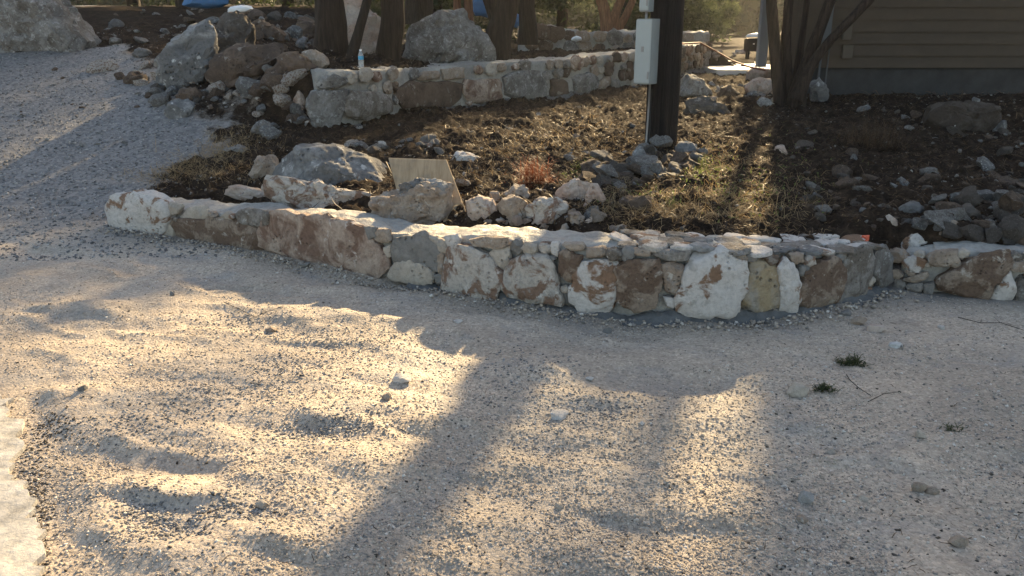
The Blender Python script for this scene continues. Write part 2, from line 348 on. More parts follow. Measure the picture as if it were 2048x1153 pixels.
for (u_, v_, wu, hv, an) in [(300, 1010, 90, 26, -.55), (350, 1062, 80, 22, -.45), (470, 1035, 70, 26, 0), (530, 1000, 90, 30, .1), (600, 868, 110, 24, -.25), (720, 850, 110, 26, -.2), (500, 800, 90, 26, -.3), (620, 940, 120, 24, -.2), (700, 1000, 90, 34, -.35), (420, 905, 120, 22, -.1), (330, 830, 100, 24, .1),
  (830, 790, 90, 18, -.1), (760, 770, 70, 18, -.2), (640, 690, 90, 14, -.1), (560, 735, 90, 14, 0), (880, 890, 120, 24, -.3), (230, 760, 90, 16, -.2), (120, 900, 90, 24, -.2), (1210, 830, 90, 20, .05), (1240, 940, 110, 20, .05), (1260, 1050, 110, 26, -.1), (1440, 880, 90, 18, -.1), (1500, 980, 110, 24, -.15),
  (1460, 1070, 120, 26, 0), (1620, 890, 80, 16, -.2), (1660, 940, 90, 18, -.1), (1000, 980, 100, 28, .3), (950, 1090, 120, 30, 0), (180, 1100, 100, 26, -.3), (560, 1120, 130, 26, -.1), (1800, 960, 120, 24, -.2), (1700, 1080, 120, 26, 0), (1350, 780, 80, 14, -.1), (400, 690, 80, 14, -.15), (300, 640, 80, 12, -.1)]:
    d_ = ray(u_, v_); t_ = -CAMH / d_[2]; sc_ = t_ / F; PITS.append((d_[0] * t_, d_[1] * t_, .005 + .008 * abs(math.sin(u_ * 1.3 + v_)), wu * (.6 + .5 * abs(math.sin(u_ * .7))) * sc_, hv * .85 * sc_ / max(.3, abs(d_[2]) / np.linalg.norm(d_)), an * .8))
def fineh(x, y, soil):
    # gravel ripples and wheel / foot marks
    wx = x + .25 * fbm(x * 1.1, y * 1.1, 3.3, 2); wy = y + .22 * fbm(x * .9 + 9, y * 1.1, 1.3, 2)
    r = np.cos(1) * 0 + vnoise(wx * 2.1 + wy * .6, wy * 5.2 + wx * 1.0, .5)
    amp = .5 + .5 * sst(1.0, -1.2, x - .1 * y); amp = amp * sst(6.2, 4.0, y + .35 * (x + 1))
    g = .030 * r * amp + .014 * fbm(x * 1.7, y * 2.4, 8.1, 3) + .0045 * fbm(x * 11, y * 13, 2.2, 3)
    b = .045 * fbm(x * 2.2, y * 2.6, 4.4, 3) + .060 * np.abs(fbm(x * 5, y * 5, 6.6, 4, .6)) + .022 * fbm(x * 18, y * 18, 1.1, 3)
    c = .02 * fbm(x * 2, y * 2, 5.5, 3) + .007 * fbm(x * 16, y * 16, .2, 2)
    # boot prints and wheel hollows: shallow elongated pits with a raised far lip
    xo, yo = x, y; x = xo + .07 * fbm(xo * 5, yo * 5, 1, 3); y = yo + .055 * fbm(xo * 5 + 9, yo * 6, 4, 3)
    g = g + .023 * (1 - 2.2 * np.abs(vnoise(x * 1.8 + y * .9, y * 5.2 + x * 1.4, 5.5))) * sst(6.0, 4.4, y + .3 * x) * (.35 + .65 * sst(1.2, -1.0, x))
    for (px_, py_, a_, lx, ly, an) in PITS:
        dx_, dy_ = x - px_, y - py_; ca, sa = math.cos(an), math.sin(an); e1 = (dx_ * ca + dy_ * sa) / lx; e2 = (-dx_ * sa + dy_ * ca) / ly; q_ = np.exp(-(e1 ** 2 + e2 ** 2)); g = g - a_ * q_ + a_ * .9 * np.exp(-(e1 ** 2 + (e2 - 1.5) ** 2 * 1.3))
    x, y = xo, yo
    gg = np.where(y > 6.3, c, g) if False else g * (1 - sst(5.8, 6.8, y)) + c * sst(5.8, 6.8, y)
    gg = gg * (1 - sst(.14, -.04, x - (-1.35 - (y - 2.1) * .68)) * sst(4.2, 3.6, y))   # levelled where the concrete pad lies
    return gg * (1 - soil) + b * soil
def H(x, y):
    s = soilmask(x, y); return HC(x, y) + fineh(x, y, s)
def axis(segs):
    a = [segs[0][0]]
    for (x0, x1, s0, s1) in segs:
        x = x0
        while x < x1 - 1e-6:
            st = s0 + (s1 - s0) * (x - x0) / (x1 - x0); x = min(x + st, x1); a.append(x)
    return np.array(a)
xs = axis([(-300, -40, 40, 20), (-40, -9, 3, .2), (-9, -3.2, .12, .028), (-3.2, 3.6, .02, .02), (3.6, 9, .028, .12), (9, 40, .2, 3), (40, 300, 20, 40)])
ys = axis([(-40, 0, 8, .5), (0, 1.7, .3, .05), (1.7, 5.2, .016, .02), (5.2, 9, .028, .034), (9, 16, .045, .09), (16, 40, .15, 2), (40, 500, 5, 60)])
GX, GYY = np.meshgrid(xs, ys); X = GX.ravel(); Y = GYY.ravel()
soil = soilmask(X, Y); Z = HC(X, Y) + fineh(X, Y, soil) * (Y < 60)
nx, ny = len(xs), len(ys); ii = (np.arange(ny - 1)[:, None] * nx + np.arange(nx - 1)[None, :]).ravel()
quads = np.column_stack([ii, ii + 1, ii + nx + 1, ii + nx]); qs = soil[quads].mean(axis=1)
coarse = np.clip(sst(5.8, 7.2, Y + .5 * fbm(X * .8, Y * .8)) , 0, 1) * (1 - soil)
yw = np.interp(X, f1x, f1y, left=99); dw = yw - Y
foot_dark = np.exp(-np.clip(dw, 0, 9) / .10) * (dw > -.3) * sst(-.3, .6, X) * np.clip(.75 + .5 * fbm(X * 5, Y * 5, 2), 0, 1) * (X < f1x[-1])  # darker strip of gravel along the wall foot
V3 = np.column_stack([X, Y, Z])
def sub(name, m):
    q = quads[m]; u_, inv = np.unique(q, return_inverse=True); o = mk(name, V3[u_], inv.reshape(-1, 4), M['ground'], smooth=True)
    for nm, arr in (('soil', soil), ('coarse', coarse), ('foot_dark', foot_dark)):
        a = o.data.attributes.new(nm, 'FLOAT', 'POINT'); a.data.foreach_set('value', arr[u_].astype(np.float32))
    return tag(o, kind='structure')
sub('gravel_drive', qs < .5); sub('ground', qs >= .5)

# ------------------------------------------------------------------ thin evening haze
hb_ = MB(); hb_.box(-70, -12, -1.5, 70, 62, 16); hz = hb_.build('haze', None); hm = bpy.data.materials.new('haze'); hm.use_nodes = True; hn = hm.node_tree; hn.nodes.clear()
ho = hn.nodes.new('ShaderNodeOutputMaterial'); hv = hn.nodes.new('ShaderNodeVolumePrincipled'); hv.inputs['Density'].default_value = HAZE; hv.inputs['Color'].default_value = (.95, .95, .95, 1); hv.inputs['Anisotropy'].default_value = .55; hn.links.new(hv.outputs[0], ho.inputs['Volume'])
hz.data.materials.append(hm); tag(hz, kind='stuff'); tag(hz, 'thin warm haze hanging in the backlit air', 'haze')
# ------------------------------------------------------------------ rocks
_ico = {}
def ico(n):
    if n not in _ico:
        bm = bmesh.new(); bmesh.ops.create_icosphere(bm, subdivisions=n, radius=1); bm.verts.ensure_lookup_table()
        _ico[n] = (np.array([v.co[:] for v in bm.verts]), np.array([[v.index for v in f.verts] for f in bm.faces])); bm.free()
    return _ico[n]
def facet(D, r, k=14, lo=.62, hi=1.0, soft=.0):
    n = r.normal(size=(k, 3)); n /= np.linalg.norm(n, axis=1)[:, None]; d = r.uniform(lo, hi, k)
    c = D @ n.T; q = np.where(c > .05, d / np.maximum(c, .05), 9); return np.minimum(q.min(axis=1), 1.25)
def generic_rock(seed, dims, sub_=3, rough=.06, k=13):
    r = np.random.RandomState(seed); D, Fc = ico(sub_); V = chop(D.copy(), r, k, .5, .86); V = V / np.abs(V).max(axis=0)
    V = V + D * (rough * (fbm(V[:, 0] * 2 + seed, V[:, 1] * 2, V[:, 2] * 2, 4, .6) - .8 * np.abs(fbm(V[:, 0] * 3 + seed, V[:, 1] * 3, V[:, 2] * 3 + 7, 3, .6))))[:, None]
    return V * np.array(dims) * 1.05, Fc
def outline_shape(poly, depth, seed, sub_=4, n=2.6, rough=.05, fk=9, rag=.05, lo=.74):
    """poly: (a,b) outline in a plane; returns verts (a, depth, b)"""
    P = np.array(poly, float); c = (P.min(axis=0) + P.max(axis=0)) / 2 * .4 + P.mean(axis=0) * .6; Q = P - c
    D, Fc = ico(sub_); r = np.random.RandomState(seed); th = np.arctan2(D[:, 2], D[:, 0]); dx, dz = np.cos(th), np.sin(th); R = np.zeros(len(D))
    for i in range(len(Q)):
        a, b = Q[i], Q[(i + 1) % len(Q)]; e = b - a; den = dx * e[1] - dz * e[0]; den = np.where(np.abs(den) < 1e-9, 1e-9, den)
        t = (a[0] * e[1] - a[1] * e[0]) / den; s_ = (a[0] * dz - a[1] * dx) / den
        ok = (s_ >= -1e-6) & (s_ <= 1 + 1e-6) & (t > 0); R = np.where(ok, np.maximum(R, t), R)
    R = np.where(R <= 0, np.median(R[R > 0]), R)
    rho = np.sqrt(D[:, 0] ** 2 + D[:, 2] ** 2); nn = (rho ** n + np.abs(D[:, 1]) ** n) ** (1 / n); rho2, dy = rho / nn, D[:, 1] / nn
    R = R * (1 + .02 + rag * fbm(np.cos(th) * 2.2 + seed, np.sin(th) * 2.2, 1.5, 4, .65))
    size = R.mean(); V = np.column_stack([dx * R * rho2, dy * depth, dz * R * rho2]); e0 = np.abs(V).max(axis=0); V = chop(V, r, fk, lo, .96); V = V * (e0 / (np.abs(V).max(axis=0) + 1e-9))
    nz = fbm(V[:, 0] / size * 2.2 + seed, V[:, 1] / size * 2.2, V[:, 2] / size * 2.2, 5, .6)
    rg = np.abs(fbm(V[:, 0] / size * 2.6 + seed + 5, V[:, 1] / size * 2.6, V[:, 2] / size * 3.4, 4, .6))
    V = V + D * (rough * min(size, depth * 2.2) * (nz - 1.0 * rg + .3))[:, None]
    return V, Fc, c
LM = []
def boulder(poly, mat, label, cat='boulder', name='boulder', dr=.6, seed=1, base=None, group=None, sub_=5, rough=.13, Yf=None, rag=.09):
    us = [p[0] for p in poly]; vs = [p[1] for p in poly]; k = int(np.argmax(vs))
    g = at(sum(us) / len(us), base or max(vs)); Yc0 = Yf or g[1]
    wpx = (max(us) - min(us)) / F * Yc0; hpx = (max(vs) - min(vs)) / F * Yc0; dep = dr * min(wpx, hpx * 1.8) * .5; Yc = Yc0 + dep * .8
    vm = (min(vs) + max(vs)) / 2; hh_ = max(vs) - min(vs); sk = .16 * hh_ + (16 if 5.5 < Yc0 < 6.6 else 0)
    W = [aty(u, v + (sk * (v - vm) / (hh_ / 2) if v > vm else 0), Yc) for u, v in poly]; V, Fc, c = outline_shape([(q[0], q[2]) for q in W], dep, seed, sub_, 2.7, rough, 12, rag, .70)
    LM.append((c[0], Yc, label)); o = mk(name, V, Fc, M[mat], loc=(c[0], Yc, c[1]), smooth=True, sharp=38); return tag(o, label, cat, group)

# ------------------------------------------------------------------ walls
def wall_core(name, P, thick, parent, s0=0, s1=None, amp=.012, ds=.022, lip=.012, rise=.0):
    s1 = P.L if s1 is None else s1; q = np.arange(s0, s1 + ds / 2, ds); nf, ntp, nb = 12, 18, 6; prof = []
    for k in range(nf + 1): prof.append(('f', k / nf))
    for k in range(1, ntp + 1): prof.append(('t', k / ntp))
    for k in range(1, nb + 1): prof.append(('b', k / nb))
    cols = []
    for kind, t in prof:
        top = P.top(q) - .01; bz = P.base(q) - .25
        if kind == 'f': off = -.05 + 0 * q - .022 * t; z = bz + (top - .012 - bz) * t
        elif kind == 't': off = -.072 - (thick - .072) * t; z = top - .012 + .014 * np.sin(math.pi * t) + rise * t
        else: off = -thick + 0 * q; z = top - .012 + rise - (top - bz) * t
        x, y = P.pos(q, off); e = 1.0 if kind != 'b' else .5
        nz = fbm(x * 6, y * 6, z * 6, 4, .55); x2, y2 = P.pos(q, off + amp * nz * (1 if kind == 'f' else .6) - (.0 if kind != 'f' else 0))
        if kind == 't': z = z + amp * (.9 * fbm(x * 9, y * 9, 1.1, 3, .6) + 1.0 * fbm(x * 2.5, y * 2.5, 2.2, 2))
        cols.append(np.column_stack([x2, y2, z]))
    m = len(prof); n = len(q); V = np.stack(cols, axis=1).reshape(-1, 3)
    idx = np.arange(n * m).reshape(n, m); Fc = np.column_stack([idx[:-1, :-1].ravel(), idx[1:, :-1].ravel(), idx[1:, 1:].ravel(), idx[:-1, 1:].ravel()])
    # end caps: strips joining profile halves
    caps = []
    for row in (0, n - 1):
        for k in range(m // 2):
            a, b, c_, d = idx[row, k], idx[row, k + 1], idx[row, m - 2 - k], idx[row, m - 1 - k]
            if k + 1 < m - 2 - k: caps.append((a, b, c_, d) if row == 0 else (d, c_, b, a))
    Fc = np.vstack([Fc, np.array(caps)])
    c0 = V.mean(axis=0); return mk(name, V - c0, Fc, M['mortar'], parent, loc=np.array(c0) - np.array(parent.location) if parent else c0, smooth=True)
def face_stone(P, parent, sz, depth, mat, seed, label=None, name='face_stone', out=.0, sub_=4, rough=.045):
    cs_, cz_ = np.mean(np.array(sz), axis=0); gr_ = .004; out = out + random.uniform(-.012, .02)
    sz = [(a + gr_ * np.sign(a - cs_) + .03 * (a - cs_), b + gr_ * np.sign(b - cz_) + .03 * (b - cz_)) for a, b in sz]
    """sz: outline in (s, z)"""
    V, Fc, c = outline_shape([(a, b) for a, b in sz], depth, seed, sub_, 5.0, rough * 1.6, 10, .13, .80)
    ss = V[:, 0] + c[0]; x, y = P.pos(ss, -V[:, 1] - .035 + out); W = np.column_stack([x, y, V[:, 2] + c[1]]); c3 = W.mean(axis=0)
    o = mk(name, W - c3, Fc, M[mat], parent, loc=c3 - np.array(parent.location), smooth=True, sharp=40)
    if label: o['label'] = label
    return o
def inpoly(p, poly):
    x, y = p; c = False
    for i in range(len(poly)):
        (x0, y0), (x1, y1) = poly[i - 1], poly[i]
        if (y0 > y) != (y1 > y) and x < (x1 - x0) * (y - y0) / (y1 - y0) + x0: c = not c
    return c
def fill_stones(P, parent, polys, mats, size, seed, maxn, depth=.035, zmin=.0, s0=0, s1=None, fsub=3):
    r = np.random.RandomState(seed); s1 = P.L if s1 is None else s1; n = 0; z = 0
    cand = []
    q = s0
    while q < s1:
        top = float(P.top(q)); bz = float(P.base(q)); hh = top - bz; zz = top - size * .42
        while zz > bz + zmin:
            a = size * r.uniform(.75, 1.35); cand.append((q + r.uniform(-.3, .3) * size, zz + r.uniform(-.1, .1) * size, a)); zz -= size * .78
        q += size * 1.12
    r.shuffle(cand)
    for (cs, cz, a) in cand:
        cs, cz = float(cs), float(cz); pts = []
        for sc_ in (1.0, .7, .5):
            ok = True
            for k in range(8):
                an = 2 * math.pi * k / 8
                if any(inpoly((cs + .42 * a * sc_ * math.cos(an), cz + .34 * a * sc_ * math.sin(an)), p) for p in polys): ok = False; break
            if ok: break
        if not ok or any(inpoly((cs, cz), p) for p in polys): continue
        if n >= maxn: break
        a *= sc_; k = r.randint(5, 8); ph = r.uniform(0, 6)
        poly = [(cs + .60 * a * r.uniform(.85, 1.12) * math.cos(ph + 2 * math.pi * i / k), cz + .47 * a * r.uniform(.8, 1.1) * math.sin(ph + 2 * math.pi * i / k)) for i in range(k)]
        face_stone(P, parent, poly, depth * r.uniform(.8, 1.2), mats[r.randint(len(mats))], seed * 1000 + n, sub_=fsub, rough=.09); polys.append(poly); n += 1
    return n
def cap_stones(P, parent, s0, s1, t0, t1, size, mats, seed, maxn, thick=.02, up=.0, lift=None):
    r = np.random.RandomState(seed); n = 0; q = s0
    while q < s1:
        t = t0 + size * .35
        while t < t1 and n < maxn:
            a = size * r.uniform(.8, 1.3); k = r.randint(5, 8); ph = r.uniform(0, 6); V, Fc, c = outline_shape([(.6 * a * r.uniform(.75, 1.15) * math.cos(ph + 6.283 * i / k), .5 * a * r.uniform(.75, 1.1) * math.sin(ph + 6.283 * i / k)) for i in range(k)], thick * r.uniform(.7, 1.4), seed * 77 + n, 3, 4.5, .10, 7, .14, .8)
            cs = q + r.uniform(-.25, .25) * size; ct = t + r.uniform(-.15, .15) * size; x, y = P.pos(cs + V[:, 0] + c[0], -(ct + V[:, 2] + c[1]))
            tilt = r.normal(0, .09, 2); z = P.top(cs) + up + V[:, 1] + tilt[0] * V[:, 0] + tilt[1] * V[:, 2] + r.uniform(-.004, .008); W = np.column_stack([x, y, z]); c3 = W.mean(axis=0)
            mk('cap_stone', W - c3, Fc, M[mats[r.randint(len(mats))]], parent, loc=c3 - np.array(parent.location), smooth=True, sharp=40); n += 1; t += size * .80
        q += size * 1.02
def skirt(name, P, parent, s0, s1, h, w_, mat='mortar'):
    q = np.arange(s0, s1, .02); cols = []
    for k in range(7):
        t = k / 6; hh = h * (1 - t) ** 1.6 * (1 + .5 * fbm(q * 4, q * 0 + t, 1, 3)); off = -.03 + (w_ + .03) * t * (1 + .3 * fbm(q * 3, q * 0, 7, 3)); x, y = P.pos(q, off)
        cols.append(np.column_stack([x, y, P.base(q) + hh - .012 + .014 * fbm(x * 16, y * 16, 0, 4, .65)]))
    V = np.stack(cols, 1).reshape(-1, 3); n = len(q); m = 7; idx = np.arange(n * m).reshape(n, m); Fc = np.column_stack([idx[:-1, :-1].ravel(), idx[:-1, 1:].ravel(), idx[1:, 1:].ravel(), idx[1:, :-1].ravel()])
    c0 = V.mean(axis=0); return mk(name, V - c0, Fc, M[mat], parent, loc=c0 - np.array(parent.location), smooth=True)

def pathroot(name, P, label): 
    x, y = P.pos(P.L / 2); return tag(empty(name, (float(x), float(y), float(P.base(P.L / 2)))), label, 'wall')
w1 = pathroot('stone_wall', P1, 'long low curved retaining wall of stained limestone blocks with mortar top beside the gravel')
wall_core('mortar_core', P1, .44, w1, s0=.16, amp=.017)
M['footing_grey'] = simple('dark_footing_mortar', (.12, .122, .122), .9, 0, 16, .3, .02)  # darker bluish grey mortar for the wall footings
skirt('mortar_footing', P1, w1, P1.L * .47, P1.L - .02, .05, .085, 'footing_grey')
HER1 = [
 ([(220, 440), (219, 415), (228, 396), (250, 389), (285, 392), (318, 403), (332, 425), (322, 460), (300, 474), (245, 468)], 'white', .16, 'white rounded end stone with a dark hole'),
 ([(310, 472), (322, 440), (335, 438), (343, 475), (325, 480)], 'cream', .05, None),
 ([(335, 408), (362, 412), (350, 432), (333, 425)], 'cream', .04, None),
 ([(352, 441), (375, 420), (398, 416), (416, 430), (402, 444), (380, 440)], 'cream', .05, None),
 ([(342, 446), (362, 440), (400, 444), (440, 438), (480, 452), (512, 460), (512, 505), (470, 505), (400, 492), (345, 478)], 'brown', .06, 'long dark brown block'),
 ([(436, 435), (450, 424), (458, 432), (455, 442)], 'cream', .04, None),
 ([(465, 430), (485, 422), (519, 423), (519, 455), (480, 451), (465, 440)], 'pitted', .06, None),
 ([(523, 424), (536, 425), (535, 453), (522, 454)], 'pitted', .06, None),
 ([(514, 458), (540, 436), (640, 433), (700, 452), (740, 478), (768, 512), (776, 530), (765, 560), (700, 550), (620, 528), (560, 514), (515, 506)], 'redbrown', .08, 'biggest block, pinkish with dark red brown stains'),
 ([(725, 455), (745, 456), (748, 474), (735, 480)], 'mortargrey', .04, None),
 ([(744, 462), (770, 462), (772, 484), (756, 490), (742, 478)], 'tan', .045, None),
 ([(762, 498), (776, 492), (776, 518), (766, 520)], 'cream', .04, None),
 ([(777, 522), (785, 482), (832, 469), (864, 488), (878, 515), (872, 545), (800, 532)], 'mortargrey', .05, 'smooth grey block'),
 ([(777, 558), (780, 537), (805, 524), (840, 529), (858, 545), (862, 566), (825, 569)], 'cream', .065, 'cream slab under the grey block'),
 ([(850, 472), (885, 488), (893, 505), (880, 511), (862, 492)], 'cream', .045, None),
 ([(884, 474), (906, 473), (914, 486), (900, 500), (888, 492)], 'white', .045, None),
 ([(872, 516), (884, 508), (882, 548), (874, 552)], 'tan', .035, None),
 ([(884, 535), (890, 510), (915, 489), (940, 492), (965, 505), (985, 530), (1004, 548), (997, 575), (990, 604), (950, 598), (900, 582), (885, 572)], 'whitebrown', .09, 'rounded cream block with brown blotches'),
 ([(925, 482), (970, 477), (1012, 477), (1014, 494), (990, 497), (930, 491)], 'tan', .055, None),
 ([(978, 510), (990, 498), (1013, 499), (1016, 520), (1012, 548), (998, 538)], 'cream', .05, None),
 ([(1012, 545), (1025, 520), (1060, 511), (1092, 514), (1106, 530), (1115, 570), (1118, 612), (1070, 607), (1015, 592)], 'whitebrown', .08, 'squarish pale block with rust spots'),
 ([(1097, 490), (1111, 488), (1112, 516), (1100, 512)], 'white', .04, None),
 ([(1114, 507), (1130, 504), (1158, 516), (1156, 545), (1135, 566), (1116, 546)], 'brown', .05, None),
 ([(1115, 488), (1160, 490), (1168, 503), (1140, 503)], 'tan', .045, None),
 ([(1171, 500), (1212, 498), (1213, 515), (1171, 518)], 'tan', .05, None),
 ([(1116, 580), (1134, 588), (1133, 608), (1122, 602)], 'mortargrey', .04, None),
 ([(1140, 592), (1152, 560), (1162, 536), (1200, 521), (1234, 520), (1236, 560), (1231, 590), (1213, 630), (1166, 627), (1148, 606)], 'white', .09, 'white block with brown edges'),
 ([(1236, 520), (1290, 516), (1316, 525), (1326, 560), (1317, 600), (1310, 622), (1270, 625), (1238, 602), (1233, 560)], 'brown', .085, 'dark rust brown block with pale patches'),
 ([(1302, 503), (1380, 505), (1379, 524), (1320, 523)], 'pitted', .06, None),
 ([(1265, 500), (1299, 501), (1300, 514), (1268, 512)], 'tan', .05, None),
 ([(1322, 531), (1345, 526), (1370, 536), (1363, 560), (1355, 586), (1332, 586), (1326, 560)], 'tan', .06, None),
 ([(1326, 596), (1350, 600), (1348, 622), (1336, 614)], 'white', .045, None),
 ([(1352, 602), (1365, 565), (1375, 532), (1395, 511), (1440, 504), (1477, 516), (1496, 540), (1496, 570), (1482, 597), (1466, 627), (1440, 630), (1400, 627), (1356, 622)], 'white', .10, 'largest white block'),
 ([(1474, 514), (1490, 506), (1501, 520), (1492, 546)], 'tan', .045, None),
 ([(1470, 611), (1485, 605), (1484, 632), (1472, 634)], 'white', .04, None),
 ([(1491, 562), (1510, 530), (1535, 521), (1556, 545), (1560, 612), (1530, 625), (1491, 620)], 'ochre', .07, 'ochre and grey block'),
 ([(1553, 530), (1575, 518), (1595, 545), (1599, 590), (1588, 624), (1563, 626), (1560, 570)], 'white', .08, 'upright pale curved block'),
 ([(1535, 516), (1560, 514), (1556, 530), (1542, 532)], 'darkbrown', .05, None),
 ([(1583, 512), (1610, 509), (1612, 526), (1592, 530)], 'tan', .05, None),
 ([(1603, 604), (1612, 550), (1640, 520), (1675, 514), (1693, 545), (1681, 590), (1665, 616), (1620, 626)], 'brown', .08, 'ochre brown upright block near the end'),
 ([(1690, 535), (1700, 508), (1740, 500), (1751, 520), (1741, 560), (1730, 592), (1702, 607), (1684, 590), (1697, 555)], 'pitted', .06, 'grey pitted block'),
 ([(1752, 512), (1778, 497), (1790, 520), (1788, 570), (1770, 577), (1754, 548)], 'grey', .06, None),
 ([(1668, 592), (1690, 587), (1695, 610), (1673, 612)], 'mortargrey', .04, None)]
def heroes(P, root, L, seed, hsub=4):
    polys = []
    for i, (poly, mat, dep, lab) in enumerate(L):
        sz = [P.hit(u, v) for u, v in poly]; face_stone(P, root, sz, dep * .62, mat, seed + i, lab, sub_=hsub if len(poly) > 6 else 3); polys.append(sz)
    return polys
pol1 = heroes(P1, w1, HER1, 100)
fill_stones(P1, w1, pol1, ['tan', 'cream', 'pitted', 'mortargrey', 'whitebrown'], .080, 5, 56, .028, .02, .3)
s_a = P1.hit(1235, 500)[0]; s_b = P1.L
cap_stones(P1, w1, s_a, s_b - .03, .02, .43, .165, ['white', 'pitted', 'whitebrown', 'white', 'rim'], 9, 50, .016, -.002)
# pieces of orange marking paint
M['orange'] = simple('orange_marking_paint', (.70, .15, .08), .8, 0, 30, .4)

wl = pathroot('stone_wall', PL, 'short lower wall stub with a big dark brown stone, right of the curved wall')
wall_core('mortar_core', PL, .34, wl, rise=.0)
HERL = [([(1803, 524), (1830, 515), (1849, 526), (1836, 543), (1812, 540)], 'white', .06, None),
 ([(1850, 510), (1915, 501), (1920, 534), (1862, 532)], 'tan', .07, None),
 ([(1879, 562), (1920, 536), (1965, 512), (2018, 505), (2016, 535), (1998, 562), (1975, 600), (1930, 592), (1885, 582)], 'brown', .10, 'big dark brown stone'),
 ([(1978, 600), (2000, 568), (2020, 538), (2034, 585), (2026, 606), (1992, 606)], 'white', .08, 'pale wedge'),
 ([(1800, 560), (1850, 545), (1856, 558), (1830, 566)], 'tan', .05, None),
 ([(1812, 570), (1842, 567), (1844, 584), (1818, 582)], 'pitted', .05, None), ([(1846, 568), (1870, 568), (1868, 590), (1846, 588)], 'mortargrey', .05, None),
 ([(2022, 525), (2070, 528), (2068, 545), (2024, 543)], 'tan', .06, None), ([(2036, 560), (2100, 556), (2095, 606), (2040, 606)], 'grey', .07, None)]
poll = heroes(PL, wl, HERL, 300); fill_stones(PL, wl, poll, ['tan', 'pitted', 'mortargrey', 'cream'], .08, 15, 25, .03, .02)

w2 = pathroot('stone_wall', P2, 'taller upper retaining wall of brown and grey stones with a plastic bottle on its mortar top')
wall_core('mortar_core', P2, .62, w2, s0=.1, ds=.035, amp=.016)
skirt('mortar_footing', P2, w2, .1, P2.L, .07, .14, 'footing_grey')
HER2 = [([(614, 218), (622, 190), (640, 180), (690, 183), (691, 230), (668, 264), (630, 258)], 'grey', .12, None),
 ([(693, 186), (740, 183), (784, 196), (782, 222), (742, 238), (702, 240)], 'pitted', .12, None),
 ([(636, 162), (650, 152), (692, 150), (702, 166), (664, 180), (640, 178)], 'grey', .09, None), ([(655, 148), (675, 143), (696, 146), (690, 156), (662, 158)], 'cream', .07, None),
 ([(795, 184), (830, 166), (872, 166), (926, 161), (926, 206), (880, 214), (812, 216)], 'darkbrown', .09, None),
 ([(932, 162), (1004, 158), (1004, 200), (962, 205), (932, 202)], 'redbrown', .09, None),
 ([(1006, 146), (1078, 140), (1096, 170), (1092, 196), (1010, 200)], 'grey', .09, 'grey block with faint orange paint dots'),
 ([(1105, 158), (1135, 160), (1136, 190), (1106, 192)], 'darkbrown', .08, None), ([(1150, 152), (1185, 146), (1201, 165), (1190, 186), (1156, 188)], 'grey', .09, None),
 ([(1200, 164), (1225, 150), (1220, 180), (1197, 184)], 'tan', .08, None), ([(885, 140), (930, 135), (932, 155), (888, 160)], 'tan', .08, None), ([(838, 146), (880, 142), (882, 158), (842, 160)], 'tan', .08, None)]
pol2 = heroes(P2, w2, HER2, 400)
fill_stones(P2, w2, pol2, ['tan', 'tan', 'grey', 'redbrown', 'cream', 'pitted', 'darkbrown'], .19, 25, 88, .035, .06, .1)

# the far wall behind the terrace
W3 = [(1060, 92, 50), (1110, 100, 52), (1170, 108, 62), (1235, 106, 66), (1300, 102, 60), (1420, 95, 66)]
P3 = Path(W3, lambda x, y: 1.12 + 0 * x + .0 * y)
def P3fix():
    a = np.array([aty(u, v, 17.0 + .3 * i) for i, (u, v, t) in enumerate(W3)]); return a
for_ = P3fix()
class P3c(Path):
    def __init__(s):
        P = for_; top = np.array([zat(p[0], p[1], t) for p, (u, v, t) in zip(P, W3)]); A = np.column_stack([P[:, :2], top, P[:, 2]]); d = np.r_[0, np.cumsum(np.linalg.norm(np.diff(A[:, :2], axis=0), axis=1))]
        q = np.linspace(0, d[-1], 80); R = np.column_stack([np.interp(q, d, A[:, k]) for k in range(4)])
        s.s = q; s.R = R; s.L = q[-1]; T = np.gradient(R[:, :2], axis=0); T /= np.linalg.norm(T, axis=1)[:, None]; s.T = T; s.Nn = np.column_stack([T[:, 1], -T[:, 0]])
P3 = P3c()
w3 = pathroot('stone_wall', P3, 'distant low tan stone wall crossing behind the terrace trees'); wall_core('mortar_core', P3, .5, w3, ds=.06, amp=.03)
fill_stones(P3, w3, [], ['tan', 'darkbrown', 'grey'], .30, 35, 40, .03, .0)

